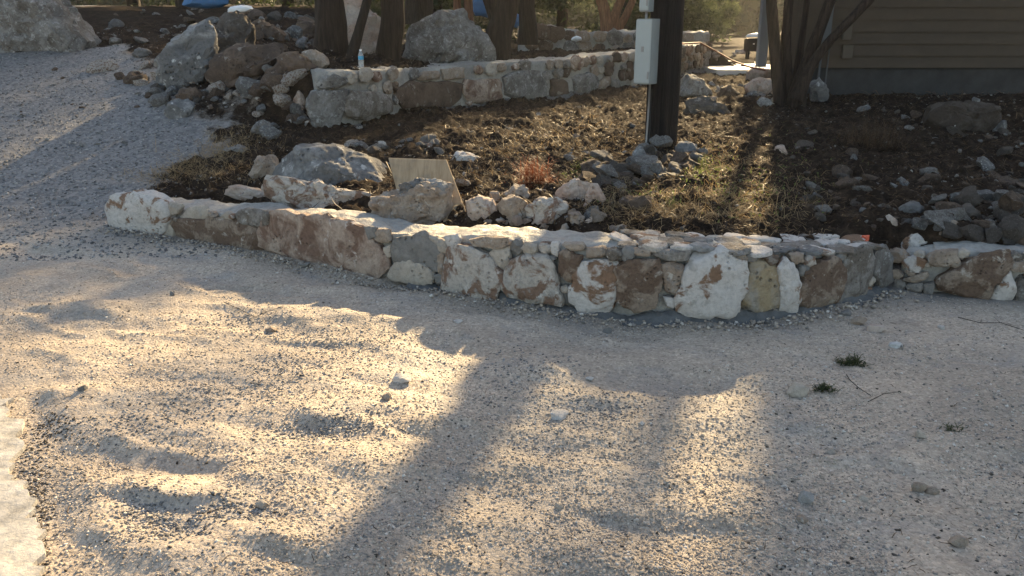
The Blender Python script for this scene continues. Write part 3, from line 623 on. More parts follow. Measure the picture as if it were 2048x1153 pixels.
# ------------------------------------------------------------------ boulders (outlines measured, each with its own depth)
B = [
 ([(-70, 70), (-50, -10), (20, -30), (80, 2), (120, 10), (150, 30), (182, 62), (193, 85), (182, 108), (140, 103), (100, 92), (50, 84), (-40, 84)], 'grey', 'long grey boulder slanting down at the upper left edge of the gravel', .9),
 ([(327, 150), (330, 120), (345, 85), (385, 55), (410, 44), (440, 42), (438, 100), (428, 145), (400, 162), (365, 174), (343, 168)], 'rim', 'tall whitish weathered boulder at the right of the gravel slope', .8),
 ([(424, 70), (450, 34), (492, 28), (512, 55), (505, 98), (470, 112), (430, 120)], 'dark', 'dark boulder behind the whitish weathered boulder', .8),
 ([(424, 145), (440, 112), (480, 95), (530, 87), (566, 92), (560, 112), (528, 140), (492, 166), (470, 172), (444, 166)], 'darkbrown', 'large brown boulder with a flat pale foot, right of the whitish boulder', .7),
 ([(537, 152), (560, 115), (580, 100), (600, 108), (634, 135), (600, 152), (550, 158)], 'darkbrown', 'brown slab leaning up toward the shaggy trunk', .7),
 ([(602, 105), (625, 99), (655, 114), (661, 126), (640, 140), (615, 128)], 'tan', 'wedge of brown rock against the foot of the shaggy trunk', .7),
 ([(498, 52), (520, 42), (548, 50), (572, 68), (566, 84), (500, 82)], 'darkbrown', 'low rock with a pale ridge above the brown boulder', .7),
 ([(590, 75), (592, 45), (615, 40), (632, 50), (628, 78)], 'darkbrown', 'upright brown rock left of the shaggy trunk', .8),
 ([(588, 98), (592, 76), (612, 78), (616, 98)], 'rim', 'pale fist of rock tucked under the upright brown rock', .8),
 ([(672, -20), (700, -6), (740, 22), (765, 50), (762, 92), (748, 126), (700, 130), (680, 100)], 'pink', 'tall tan boulder standing between the two shaggy trunks', .6),
 ([(804, 78), (830, 46), (850, 31), (900, 27), (932, 36), (952, 52), (977, 82), (988, 108), (950, 122), (850, 124), (808, 108)], 'grey', 'big grey boulder with a bright top ridge on the terrace', .7),
 ([(545, 352), (566, 318), (600, 292), (646, 289), (700, 300), (730, 315), (757, 333), (784, 344), (804, 366), (792, 380), (688, 380), (636, 372), (556, 362)], 'rim', 'big smooth blue grey boulder behind the low wall', .75),
 ([(500, 352), (520, 316), (538, 311), (558, 326), (570, 345), (520, 354)], 'tan', 'small rounded brown boulder left of the blue grey boulder', .8),
 ([(516, 358), (536, 346), (580, 352), (640, 366), (690, 374), (735, 380), (774, 392), (778, 432), (720, 428), (640, 418), (560, 402), (524, 380)], 'whitebrown', 'long white and brown stone lying just behind the low wall', .5),
 ([(448, 388), (468, 367), (510, 378), (560, 386), (605, 402), (560, 404), (480, 396)], 'pink', 'small pinkish stone with a white crust behind the wall near its left end', .5),
 ([(752, 404), (778, 388), (800, 384), (840, 370), (896, 376), (899, 410), (893, 450), (800, 448), (768, 430)], 'tan', 'squarish tan and grey block in front of the plywood', .6),
 ([(800, 378), (805, 362), (850, 358), (885, 366), (893, 382), (840, 386)], 'rim', 'flat grey slab on top of the squarish block', .8),
 ([(933, 402), (957, 391), (985, 408), (998, 431), (986, 450), (941, 448)], 'pink', 'pinkish rock beside the lower corner of the plywood', .8),
 ([(994, 417), (1016, 394), (1054, 399), (1060, 431), (1035, 444), (1007, 438)], 'tan', 'brown knobbly rock in the row behind the wall', .8),
 ([(1052, 414), (1079, 402), (1107, 397), (1132, 405), (1144, 434), (1122, 450), (1060, 440)], 'whitebrown', 'large tan rock with a white right end in the row behind the wall', .8),
 ([(1140, 460), (1143, 432), (1155, 424), (1168, 434), (1166, 462)], 'tan', 'small upright rock just right of the white ended rock', .8),
 ([(1168, 460), (1172, 438), (1190, 430), (1206, 436), (1208, 460)], 'pink', 'squat tan rock beneath the pointed pink rock', .8),
 ([(1167, 417), (1179, 375), (1188, 360), (1201, 372), (1214, 402), (1205, 428), (1180, 428)], 'pink', 'tall pointed pink rock standing on end', .7),
 ([(1241, 404), (1266, 391), (1312, 388), (1300, 412), (1274, 433), (1244, 424)], 'darkbrown', 'dark pinkish rock with an overhanging beak', .8),
 ([(1108, 402), (1115, 372), (1150, 362), (1184, 368), (1180, 400), (1140, 408)], 'pink', 'pale flat pinkish slab behind the pointed rock', .4),
 ([(998, 390), (1029, 371), (1054, 374), (1067, 394), (1040, 402)], 'tan', 'brown rock below the rusty dead sprig', .8),
 ([(974, 400), (980, 385), (998, 384), (1004, 400), (990, 406)], 'tan', 'little round rock above the row of rocks', .8),
 ([(1112, 470), (1120, 452), (1132, 446), (1146, 470)], 'cream', 'cream triangular stone peeking over the wall', .6),
 ([(1152, 472), (1166, 452), (1178, 447), (1190, 472)], 'tan', 'tan peaked stone peeking over the wall', .6),
 ([(898, 322), (914, 303), (940, 305), (956, 317), (946, 331), (908, 335)], 'white', 'white rounded rock lying right above the plywood', .8),
 ([(1262, 332), (1266, 303), (1282, 293), (1294, 308), (1290, 336)], 'rim', 'pale upright rock left of the pole base', .8),
 ([(1348, 302), (1358, 284), (1378, 282), (1396, 296), (1392, 312), (1362, 312)], 'rim', 'light grey rock right of the pole base', .8),
 ([(1798, 420), (1806, 404), (1822, 400), (1846, 414), (1842, 430), (1812, 432)], 'rim', 'pale rock lying alone above the wall end', .8),
 ([(1765, 452), (1770, 436), (1778, 427), (1792, 440), (1794, 453)], 'pink', 'little pointed rock just behind the orange paint mark', .8),
 ([(1803, 500), (1808, 476), (1830, 463), (1843, 476), (1862, 486), (1866, 506), (1815, 508)], 'white', 'white pointed rock at the corner of wall and stub', .8),
 ([(1488, 178), (1500, 162), (1532, 157), (1546, 168), (1542, 188), (1508, 192)], 'pink', 'rounded pink boulder left of the many stemmed tree', .8),
 ([(1494, 164), (1502, 140), (1530, 134), (1548, 148), (1545, 165)], 'pink', 'tan boulder behind the rounded pink boulder', .8),
 ([(1434, 195), (1440, 177), (1458, 171), (1476, 184), (1474, 197)], 'darkbrown', 'small brown rock left of the rounded pink boulder', .8),
 ([(1352, 196), (1356, 156), (1370, 148), (1396, 156), (1418, 172), (1428, 196)], 'grey', 'dark grey boulder sloping away right of the pole', .8),
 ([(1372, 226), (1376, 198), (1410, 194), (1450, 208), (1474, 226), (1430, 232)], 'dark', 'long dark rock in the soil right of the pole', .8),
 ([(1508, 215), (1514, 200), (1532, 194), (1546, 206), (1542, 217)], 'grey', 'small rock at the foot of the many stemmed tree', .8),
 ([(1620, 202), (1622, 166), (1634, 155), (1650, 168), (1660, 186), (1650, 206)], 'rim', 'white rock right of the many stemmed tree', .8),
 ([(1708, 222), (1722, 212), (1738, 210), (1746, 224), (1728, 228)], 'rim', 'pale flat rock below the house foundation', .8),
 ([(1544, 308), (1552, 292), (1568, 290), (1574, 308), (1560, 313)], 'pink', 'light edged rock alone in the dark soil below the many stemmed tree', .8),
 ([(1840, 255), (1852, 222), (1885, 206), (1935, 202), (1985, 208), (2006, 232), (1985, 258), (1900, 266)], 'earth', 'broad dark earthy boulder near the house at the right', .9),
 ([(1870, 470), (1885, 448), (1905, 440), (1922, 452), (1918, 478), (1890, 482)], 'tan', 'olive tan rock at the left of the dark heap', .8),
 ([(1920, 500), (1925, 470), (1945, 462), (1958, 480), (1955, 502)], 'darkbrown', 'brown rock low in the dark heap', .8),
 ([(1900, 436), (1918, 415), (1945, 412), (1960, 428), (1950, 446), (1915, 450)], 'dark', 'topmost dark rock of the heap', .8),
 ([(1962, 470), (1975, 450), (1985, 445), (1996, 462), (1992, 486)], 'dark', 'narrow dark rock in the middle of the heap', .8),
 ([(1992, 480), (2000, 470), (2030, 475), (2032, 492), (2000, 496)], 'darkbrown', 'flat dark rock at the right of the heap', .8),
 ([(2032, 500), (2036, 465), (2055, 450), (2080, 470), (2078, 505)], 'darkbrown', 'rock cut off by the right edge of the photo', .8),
 ([(1655, 106), (1465, 98)], None, None, None),
 ([(1466, 112), (1472, 102), (1490, 100), (1500, 106), (1498, 116), (1476, 118)], 'pink', 'distant reddish boulder beyond the bright slab', .8),
 ([(215, 56), (225, 40), (238, 38), (246, 50), (240, 58)], 'rim', 'light rock on the dark slope above the gravel', .8),
 ([(262, 110), (275, 96), (300, 98), (308, 110), (290, 116)], 'rim', 'flat pale slab on the dark slope left of the whitish boulder', .6),
 ([(330, 232), (345, 204), (372, 196), (386, 212), (378, 232), (350, 238)], 'rim', 'dusty blue grey rock at the edge of the gravel below the whitish boulder', .7),
 ([(350, 200), (365, 178), (395, 172), (408, 190), (395, 206)], 'darkbrown', 'brown rock right below the whitish boulder', .7),
 ([(584, 230), (584, 205), (595, 182), (612, 184), (608, 222), (596, 234)], 'redbrown', 'reddish brown stone leaning on the left end of the upper wall', .8),
 ([(500, 262), (512, 246), (532, 240), (546, 256), (542, 274), (512, 276)], 'grey', 'grey rock between the two walls at the left', .8),
 ([(446, 300), (452, 292), (480, 288), (498, 300), (490, 312)], 'grey', 'grey rock at the edge of the dry grass', .8),
 ([(483, 190), (495, 172), (510, 172), (508, 184), (492, 194)], 'rim', 'pale tilted flake below the brown boulder', .6),
]
for i, (poly, mat, lab, dr) in enumerate(B):
    if not mat: continue
    big = (max(p[0] for p in poly) - min(p[0] for p in poly)) > 60
    if 'terrace' in lab or 'between the two shaggy' in lab: boulder(poly, mat, lab, dr=dr, seed=500 + i, Yf=12.3, sub_=4)
    elif lab.startswith('flat grey slab on top'): boulder(poly, mat, lab, name='rock', cat='rock', dr=dr, seed=500 + i, Yf=5.75)
    elif lab.startswith('big smooth blue'): boulder(poly, mat, lab, dr=.95, seed=500 + i, Yf=6.7, rough=.07, rag=.03)
    elif lab.startswith('long white and brown'): boulder(poly, mat, lab, dr=dr, seed=500 + i, Yf=6.3)
    elif lab.startswith('squarish tan'): boulder(poly, mat, lab, dr=dr, seed=500 + i, Yf=5.66)
    elif 'distant' in lab: boulder(poly, mat, lab, dr=dr, seed=500 + i, Yf=24)
    elif 'slanting down' in lab: boulder(poly, mat, lab, dr=dr, seed=500 + i, sub_=5, rough=.11)
    else: boulder(poly, mat, lab, name='boulder' if big else 'rock', cat='boulder' if big else 'rock', dr=dr, seed=500 + i, sub_=4 if big else 3)

# rubble: countable loose stones in groups
RB = []
def rubble(n, region, smin, smax, mats, label, group, seed, name='rubble_stone', flat=.6, lift=.2):
    r = np.random.RandomState(seed); protos = {}
    for i in range(n):
        for _ in range(40):
            u, v = region(r)
            p = at(u, v); 
            if p[1] < 30: break
        s = smin * (smax / smin) ** (r.uniform() ** 1.6); k = (r.randint(5), mats[r.randint(len(mats))])
        if k not in protos:
            V, Fc = generic_rock(seed * 50 + k[0], (1, .85, flat), 3, .10, 11); o = mk(name, V, Fc, M[k[1]], smooth=True, sharp=32); protos[k] = o.data
        else: o = bpy.data.objects.new(name, protos[k]); C.objects.link(o)
        o.scale = (s * r.uniform(.8, 1.3), s * r.uniform(.8, 1.2), s * r.uniform(.7, 1.3)); o.rotation_euler = (r.uniform(-.5, .5), r.uniform(-.5, .5), r.uniform(0, 6.28))
        z = float(H(np.array([p[0]]), np.array([p[1]]))[0]); o.location = (float(p[0]), float(p[1]), z + s * lift * flat)
        RB.append((o, s, k[1], p, label, group))
def box_(u0, v0, u1, v1): return lambda r: (r.uniform(u0, u1), r.uniform(v0, v1))
def band(pts, w_): 
    def f(r):
        k = r.randint(len(pts) - 1); t = r.uniform(); a, b = pts[k], pts[k + 1]; return a[0] + (b[0] - a[0]) * t + r.normal(0, w_ * .6), a[1] + (b[1] - a[1]) * t + r.normal(0, w_ * .4)
    return f
rubble(18, band([(700, 300), (760, 305), (850, 300), (905, 315)], 8), .05, .11, ['rim', 'whitebrown', 'grey'], 'pale fist sized stone in the loose row behind the plywood and blue grey boulder', 'stones in a loose row behind the plywood', 31)
rubble(64, band([(1180, 345), (1230, 362), (1290, 350), (1340, 355), (1395, 330), (1330, 320), (1280, 325)], 24), .06, .15, ['dark', 'grey', 'grey', 'darkbrown'], 'dark grey stone heaped round the foot of the utility pole', 'stones heaped at the pole foot', 32, lift=.5)
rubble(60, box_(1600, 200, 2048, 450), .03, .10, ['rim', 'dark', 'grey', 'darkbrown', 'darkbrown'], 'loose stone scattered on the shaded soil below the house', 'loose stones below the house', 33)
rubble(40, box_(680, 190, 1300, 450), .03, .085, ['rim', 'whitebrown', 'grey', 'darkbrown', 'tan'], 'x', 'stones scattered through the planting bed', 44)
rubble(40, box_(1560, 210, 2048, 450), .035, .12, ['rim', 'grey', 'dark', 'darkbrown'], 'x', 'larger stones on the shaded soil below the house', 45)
rubble(26, box_(20, 95, 330, 290), .02, .06, ['grey', 'rim', 'darkbrown'], 'x', 'stones scattered on the upper gravel slope', 46)
rubble(46, band([(230, 130), (330, 195), (430, 185), (540, 175), (590, 160)], 30), .06, .19, ['darkbrown', 'grey', 'dark', 'rim', 'darkbrown', 'whitebrown'], 'x', 'rough stones tumbled below the boulders', 41, flat=.8)
rubble(34, box_(380, 20, 640, 95), .07, .20, ['darkbrown', 'dark', 'grey', 'rim'], 'x', 'rough stones piled behind the whitish boulder', 42, flat=.85)
rubble(26, box_(1620, 380, 2048, 460), .03, .10, ['rim', 'dark', 'grey', 'darkbrown'], 'x', 'stones strewn before the dark heap', 43)
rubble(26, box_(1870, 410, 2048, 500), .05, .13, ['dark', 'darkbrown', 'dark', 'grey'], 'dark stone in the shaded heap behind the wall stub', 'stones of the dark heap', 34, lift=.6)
rubble(60, band([(340, 190), (430, 190), (520, 200), (570, 235), (600, 260)], 34), .03, .12, ['rim', 'grey', 'darkbrown', 'whitebrown'], 'grey or pale stone strewn left of the upper wall under the boulders', 'stones strewn left of the upper wall', 35)
rubble(55, box_(210, 20, 640, 100), .04, .13, ['grey', 'darkbrown', 'dark', 'rim'], 'rough stone on the dark slope above the gravel', 'stones on the dark upper slope', 36)
rubble(30, box_(650, 260, 1290, 330), .02, .06, ['rim', 'grey', 'darkbrown'], 'small stone in the dark soil between the two walls', 'small stones between the walls', 37)
rubble(34, band([(1360, 200), (1430, 185), (1500, 185), (1540, 205), (1440, 240)], 16), .04, .12, ['pink', 'grey', 'darkbrown', 'rim'], 'stone strewn between the pole and the many stemmed tree', 'stones between pole and tree', 38)
rubble(22, band([(925, 445), (1040, 450), (1170, 455), (1250, 462)], 10), .03, .06, ['tan', 'pink', 'whitebrown'], 'small tan stone among the rocks along the back of the low wall', 'small stones along the back of the low wall', 39)
rubble(20, box_(1400, 80, 1470, 125), .05, .12, ['tan', 'pink'], 'reddish stone beside the far bright slab', 'stones by the far slab', 40)

SHORT = {'long grey boulder slanting': 'long slanting boulder', 'tall whitish weathered': 'whitish weathered boulder', 'large brown boulder with': 'large brown boulder', 'brown slab leaning': 'leaning brown slab', 'big smooth blue grey': 'blue grey boulder',
 'long white and brown': 'long mottled stone', 'pinkish rock beside the lower': 'plywood side rock', 'brown knobbly': 'brown knobbly rock', 'large tan rock with a white': 'white ended rock', 'squat tan rock': 'squat tan rock', 'tall pointed pink': 'pointed pink rock', 'dark pinkish rock': 'beaked pink rock',
 'white rounded rock': 'white rounded rock', 'pale upright rock left': 'pole side rock', 'light grey rock right': 'light pole rock', 'pale rock lying alone': 'lone pale rock', 'white pointed rock': 'white corner rock', 'rounded pink boulder': 'rounded pink boulder', 'dark grey boulder sloping': 'sloping grey boulder',
 'long dark rock in': 'long dark rock', 'white rock right of': 'stem side rock', 'pale flat rock below': 'foundation side rock', 'light edged rock': 'light edged rock', 'broad dark earthy': 'broad earthy boulder', 'olive tan rock': 'olive heap rock', 'topmost dark rock': 'topmost heap rock', 'flat dark rock at': 'flat heap rock',
 'light rock on the dark': 'light slope rock', 'flat pale slab on': 'pale slope slab', 'dusty blue grey rock': 'dusty blue rock', 'reddish brown stone': 'reddish leaning stone', 'grey rock between the two': 'lone grey rock', 'grey rock at the edge': 'grass side rock', 'small rounded brown': 'rounded brown boulder'}
LMS = [(x_, y_, v_) for (x_, y_, l_) in LM for k_, v_ in SHORT.items() if l_.startswith(k_)]
CW = dict(rim='pale grey', whitebrown='mottled', grey='grey', dark='dark', darkbrown='dark brown', pink='pinkish', tan='tan'); used = {}
RB.sort(key=lambda q: -q[1] / q[3][1]); rest = RB[285:]; RB = RB[:285]; vv, ff, mi, k0 = [], [], [], 0; mats_ = []
bpy.context.view_layer.update()
for (o, s_, mt, p, lab, grp) in rest:
    me_ = o.data; nv_ = len(me_.vertices); a = np.empty(nv_ * 3, np.float32); me_.vertices.foreach_get('co', a); a = a.reshape(-1, 3); W_ = np.array(o.matrix_world); vv.append(a @ W_[:3, :3].T + W_[:3, 3]); f_ = np.empty(len(me_.polygons) * 3, np.int32); me_.loops.foreach_get('vertex_index', f_); ff.append(f_.reshape(-1, 3) + k0); k0 += nv_
    if mt not in mats_: mats_.append(mt)
    mi += [mats_.index(mt)] * len(me_.polygons); bpy.data.objects.remove(o)
o = mk('scattered_rubble', np.vstack(vv), np.vstack(ff), [M[q] for q in mats_], smooth=True, sharp=32); o.data.polygons.foreach_set('material_index', mi); tag(o, 'smallest loose stones scattered over the soil and slopes', 'rubble', kind='stuff')
for (o, s_, mt, p, lab, grp) in RB:
    cand = sorted(LMS, key=lambda q: (q[0] - p[0]) ** 2 + (q[1] - p[1]) ** 2)[:12]; done = False
    size_ = 'tiny' if s_ < .035 else 'small' if s_ < .06 else 'medium' if s_ < .09 else 'large'
    for q in cand:
        dx_, dy_ = p[0] - q[0], p[1] - q[1]; dd = math.hypot(dx_, dy_); di = ('right of' if dx_ > 0 else 'left of') if abs(dx_) > abs(dy_) else ('behind' if dy_ > 0 else 'below'); how = 'just ' if dd < .3 else '' if dd < .8 else 'well '
        for q2 in [None] + [c_ for c_ in cand[:7] if c_ is not q]:
            L_ = '%s %s stone %s%s the %s' % (size_, CW[mt], how, di, q[2]) + ('' if q2 is None else ', near the %s' % q2[2])
            if L_ not in used: done = True; break
        if done: break
    used[L_] = 1; tag(o, L_, 'stone', grp)
# pebbles and stones on the gravel that one can tell apart
PB = [((611, 533), 22, 14, 'mortargrey', 'smooth grey cobble at the foot of the big pink block'), ((803, 760), 38, 16, 'white', 'long white flake of stone on the sunny gravel'), ((1124, 829), 42, 14, 'white', 'flat white stone chip beside the dark chippings'),
 ((1595, 780), 40, 26, 'cream', 'cream coloured cobble beside a green sprig'), ((1837, 874), 24, 20, 'cream', 'pale cobble in the shade at the right'), ((1660, 902), 22, 18, 'cream', 'cream cobble at the edge of a sunlit patch'),
 ((1610, 997), 28, 26, 'rim', 'round grey white cobble in the lower right'), ((1838, 972), 26, 22, 'tan', 'left and larger of the two tan cobbles lying together'), ((1868, 978), 30, 14, 'tan', 'right and flatter of the two tan cobbles lying together'),
 ((523, 1014), 24, 16, 'cream', 'oval cream pebble in a dark hollow lower left'), ((1120, 1014), 18, 16, 'cream', 'round pebble in the lower middle'), ((170, 796), 16, 12, 'rim', 'small pale pebble on the sunny gravel at the left'),
 ((540, 653), 24, 12, 'tan', 'tan pebble beside the dry twig'), ((1884, 656), 14, 12, 'white', 'white pebble near the wall stub'), ((1602, 1042), 22, 14, 'tan', 'sandy pebble below the round grey white cobble'),
 ((1718, 646), 26, 18, 'tan', 'sharp tan stone in front of the ochre brown block'), ((1752, 655), 34, 16, 'pink', 'flat pinkish stone half buried in front of the wall end'), ((1690, 628), 24, 18, 'mortargrey', 'grey chip against the foot of the curved wall end'),
 ((1180, 757), 18, 8, 'white', 'thin white chip at the top of the middle sunlit patch'), ((915, 652), 18, 7, 'white', 'thin white flake in the shade below the wall'), ((1282, 854), 14, 8, 'white', 'tiny white chip right of the dark chippings'),
 ((775, 800), 20, 14, 'tan', 'tan stone in the hollow below the long white flake'), ((1790, 694), 26, 8, 'rim', 'grey stick shaped stone in the shade at the right'), ((345, 590), 10, 8, 'grey', 'small dark pebble left of the wall'), ((1420, 656), 20, 12, 'mortargrey', 'grey lump in front of the largest white block'),
 ((1725, 998), 18, 8, 'cream', 'pale chip near the pair of cobbles'), ((1215, 655), 18, 12, 'mortargrey', 'grey lump below the white block with brown edges'), ((1920, 1085), 34, 22, 'tan', 'rounded sandy stone at the lower right')]
for i, ((u, v), wpx, hpx, mat, lab) in enumerate(PB):
    p = at(u, v + hpx * .35); d = math.sqrt(p[0] ** 2 + p[1] ** 2 + 1.6 ** 2); a = wpx / 2 / F * d * 1.05; h = hpx / 2 / F * d * 1.15
    V, Fc = generic_rock(900 + i, (1, .85, 1), 3, .05, 18); V = V * np.array([a, a, h]); z = float(H(np.array([p[0]]), np.array([p[1]]))[0])
    o = mk('pebble' if wpx < 20 else 'cobble', V, Fc, M['pale' if mat == 'white' else mat], loc=(p[0], p[1], z + h * .4), smooth=True, sharp=45); o.rotation_euler[2] = rs.uniform(-.4, .4); tag(o, lab, 'stone')

# gravel as stuff: many small pebbles
def scatter_pebbles(name, x, y, s, mat, seed, sink=.0, flat=.6):
    r = np.random.RandomState(seed); n = len(x); base = np.array([[1, 0, 0], [-1, 0, 0], [0, 1, 0], [0, -1, 0], [0, 0, 1], [0, 0, -1.]]); fc = np.array([[0, 2, 4], [2, 1, 4], [1, 3, 4], [3, 0, 4], [2, 0, 5], [1, 2, 5], [3, 1, 5], [0, 3, 5]])
    # cut cubes give chunkier stones: use 8 jittered corners
    base = np.array([[a, b, c] for c in (-1, 1) for (a, b) in ((-1, -1), (1, -1), (1, 1), (-1, 1))]) * .62; fc = np.array([[0, 3, 2, 1], [4, 5, 6, 7], [0, 1, 5, 4], [1, 2, 6, 5], [2, 3, 7, 6], [3, 0, 4, 7]])
    V = base[None] * (1 + r.uniform(-.42, .42, (n, 8, 3))); V[:, :, 2] *= flat; sc = s[:, None] * r.uniform(.65, 1.2, (n, 3)); V = V * sc[:, None, :]
    for ax in (0, 1, 2):
        an = r.uniform(0, 6.28, n) if ax == 2 else r.normal(0, .45, n); c_, s_ = np.cos(an)[:, None], np.sin(an)[:, None]; i, j = [(1, 2), (0, 2), (0, 1)][ax]
        a, b = V[:, :, i] * c_ - V[:, :, j] * s_, V[:, :, i] * s_ + V[:, :, j] * c_; V[:, :, i], V[:, :, j] = a, b
    z = H(x, y) + s * sink; V[:, :, 0] += x[:, None]; V[:, :, 1] += y[:, None]; V[:, :, 2] += z[:, None]
    Fc = (fc[None] + np.arange(n)[:, None, None] * 8).reshape(-1, 4); return mk(name, V.reshape(-1, 3), Fc, M[mat])
def frustum_pts(n, y0, y1, seed, power=2.0, marg=1.08):
    r = np.random.RandomState(seed); t = r.uniform(size=n); y = 1 / (1 / y0 + (1 / y1 - 1 / y0) * t) if power == 2 else y0 + (y1 - y0) * t; hw = 1024 / F * (y * CP + SP * 1.6) * marg; x = r.uniform(-1, 1, n) * hw; return x, y, r
x, y, r = frustum_pts(190000, 1.75, 7.0, 51); k = (np.interp(x, f1x, f1y, left=99) - y > .02); k &= (fbm(x * 2.2, y * 2.6, 3, 4, .6) * 1.4 + r.normal(0, .6, len(x)) > -.45); x, y = x[k], y[k]
tag(scatter_pebbles('gravel', x, y, .0020 + .0066 * r.uniform(size=len(x)) ** 4, 'pebble', 52, .04), 'loose pale gravel chippings covering the drive', 'gravel', kind='stuff')
x, y, r = frustum_pts(60000, 5.6, 15, 53, 1); k = (soilmask(x, y) + r.normal(0, .38, len(x)) < .5) & (np.interp(x, f1x, f1y, left=99) - y > -.0) & (r.uniform(size=len(x)) < np.clip(1.5 - (y - 6) / 9, .2, 1)); x, y = x[k], y[k]
tag(scatter_pebbles('gravel', x, y, .006 + .014 * r.uniform(size=len(x)) ** 2, 'pebgrey', 54), 'coarse grey crushed stone on the slope at the upper left', 'gravel', kind='stuff')
r = np.random.RandomState(91); q_ = r.uniform(0, P1.L, 3600); x, y = P1.pos(q_, .02 + np.abs(r.normal(0, .085, 3600)))
tag(scatter_pebbles('gravel', x, y, .003 + .012 * r.uniform(size=3600) ** 4, 'pebble', 92, .9), 'spilled chips and mortar crumbs along the foot of the low wall', 'gravel', kind='stuff')
def cluster(cs, n, seed):
    r = np.random.RandomState(seed); X_, Y_ = [], []
    for (u, v, su, sv) in cs:
        for _ in range(n): p = at(u + r.normal(0, su), v + r.normal(0, sv)); X_.append(p[0]); Y_.append(p[1])
    return np.array(X_), np.array(Y_), r
x, y, r = cluster([(1210, 820, 45, 22), (590, 670, 60, 10), (480, 640, 50, 14), (290, 1020, 35, 25), (350, 1065, 40, 18), (700, 850, 60, 12), (1060, 760, 50, 40), (60, 1000, 12, 60), (620, 868, 60, 10), (480, 1030, 50, 14), (700, 690, 60, 12), (600, 740, 60, 16), (500, 790, 70, 16), (380, 830, 60, 22), (250, 870, 60, 22)], 230, 55)  # last clusters run diagonally: coarser gravel that also stands in for a shade band
tag(scatter_pebbles('gravel', x, y, .004 + .005 * r.uniform(size=len(x)), 'pebgrey', 56), 'patches of dark angular chippings on the pale gravel, some standing in for a shade band', 'gravel', kind='stuff')
x, y, r = frustum_pts(1500, 1.8, 6, 57); k = (np.interp(x, f1x, f1y, left=99) - y > .1); x, y = x[k], y[k]
x2, y2, r = cluster([(95, 870, 18, 30), (70, 940, 14, 30), (85, 1000, 14, 30), (75, 1090, 14, 40), (110, 860, 30, 14), (10, 950, 30, 90), (30, 1090, 20, 50)], 130, 59); x, y = np.r_[x, x2], np.r_[y, y2]; r = np.random.RandomState(60)
tag(scatter_pebbles('bark_bits', x, y, .003 + .006 * r.uniform(size=len(x)) ** 2, 'chip', 58), 'tiny dark bits of bark and debris strewn on the gravel', 'debris', kind='stuff')

# concrete slab in the lower left corner
M['slab'] = simple('pale_concrete', (.42, .40, .365), .95, 0, 9, .42, .02, .1)
ed = [(-260, 760), (-60, 762), (0, 792), (14, 812), (34, 850), (40, 900), (36, 950), (56, 985), (72, 1030), (56, 1080), (70, 1130), (60, 1180), (80, 1260), (-260, 1300)]
pts = [atz(u, v, .018) for u, v in ed]; P_ = []
for i in range(len(pts)):
    a, b = pts[i], pts[(i + 1) % len(pts)]
    for t in np.linspace(0, 1, 9)[:-1]:
        q = a + (b - a) * t; j = .03 * float(fbm(q[0] * 14, q[1] * 14, 1, 4, .65)); P_.append((q[0] + j, q[1] + j))
me = MB(); n = len(P_); me.v = [(x_, y_, .020) for x_, y_ in P_] + [(x_, y_, -.12) for x_, y_ in P_]; me.f = [tuple(range(n))] + [(i, i + n, (i + 1) % n + n, (i + 1) % n) for i in range(n)]
o = me.build('concrete_pad', M['slab']); tag(o, kind='structure')

# ------------------------------------------------------------------ plant litter (stuff)
def sticks(name, x, y, ln, wd, mat, seed, up=.25, lift=.01, bend=.3, az=None):
    r = np.random.RandomState(seed); n = len(x); th = r.uniform(0, 6.28, n) if az is None else az; ph = np.abs(r.normal(0, up, n)); d = np.column_stack([np.cos(th) * np.cos(ph), np.sin(th) * np.cos(ph), np.sin(ph)])
    sd_ = np.column_stack([-np.sin(th), np.cos(th), r.normal(0, .6, n)]); sd_ /= np.linalg.norm(sd_, axis=1)[:, None]; p0 = np.column_stack([x, y, H(x, y) + lift * r.uniform(0, 1, n)])
    L = ln[:, None]; W = wd[:, None]; mid = p0 + d * L * .5 + np.column_stack([np.zeros(n), np.zeros(n), L[:, 0] * bend * r.uniform(-.2, 1, n)]) * .5 + sd_ * L * bend * r.normal(0, .4, (n, 1)); p2 = p0 + d * L
    V = np.stack([p0 - sd_ * W * .5, p0 + sd_ * W * .5, mid - sd_ * W * .5, mid + sd_ * W * .5, p2], axis=1).reshape(-1, 3)
    b = np.arange(n)[:, None] * 5; Fc = np.vstack([np.hstack([b, b + 1, b + 3]), np.hstack([b, b + 3, b + 2]), np.hstack([b + 2, b + 3, b + 4])]); return mk(name, V, Fc, M[mat])
def soilpts(n, seed, y1=15, thr=.5):
    x, y, r = frustum_pts(n, 4.6, y1, seed, 1); k = soilmask(x, y) > thr; return x[k], y[k], r
x, y, r = soilpts(42000, 61); m = len(x); tag(sticks('leaf_litter', x, y, .02 + .05 * r.uniform(size=m), .003 + .006 * r.uniform(size=m), 'litter', 62, .3, .02), 'brown leaves and broken twigs littering the dark soil', 'leaf litter', kind='stuff')
def region_pts(regs, seed):
    r = np.random.RandomState(seed); A, Bv = [], []
    for (u, v, su, sv, n) in regs:
        for _ in range(n):
            p = at(u + r.normal(0, su), v + r.normal(0, sv)); A.append(p[0]); Bv.append(p[1])
    return np.array(A), np.array(Bv), r
x, y, r = soilpts(3500, 161, 14); m = len(x); tag(sticks('root_debris', x, y, .06 + .14 * r.uniform(size=m) ** 2, .005 + .006 * r.uniform(size=m), 'litter', 162, .25, .03, .6), 'torn roots and curled bark strips in the disturbed soil', 'root debris', kind='stuff')
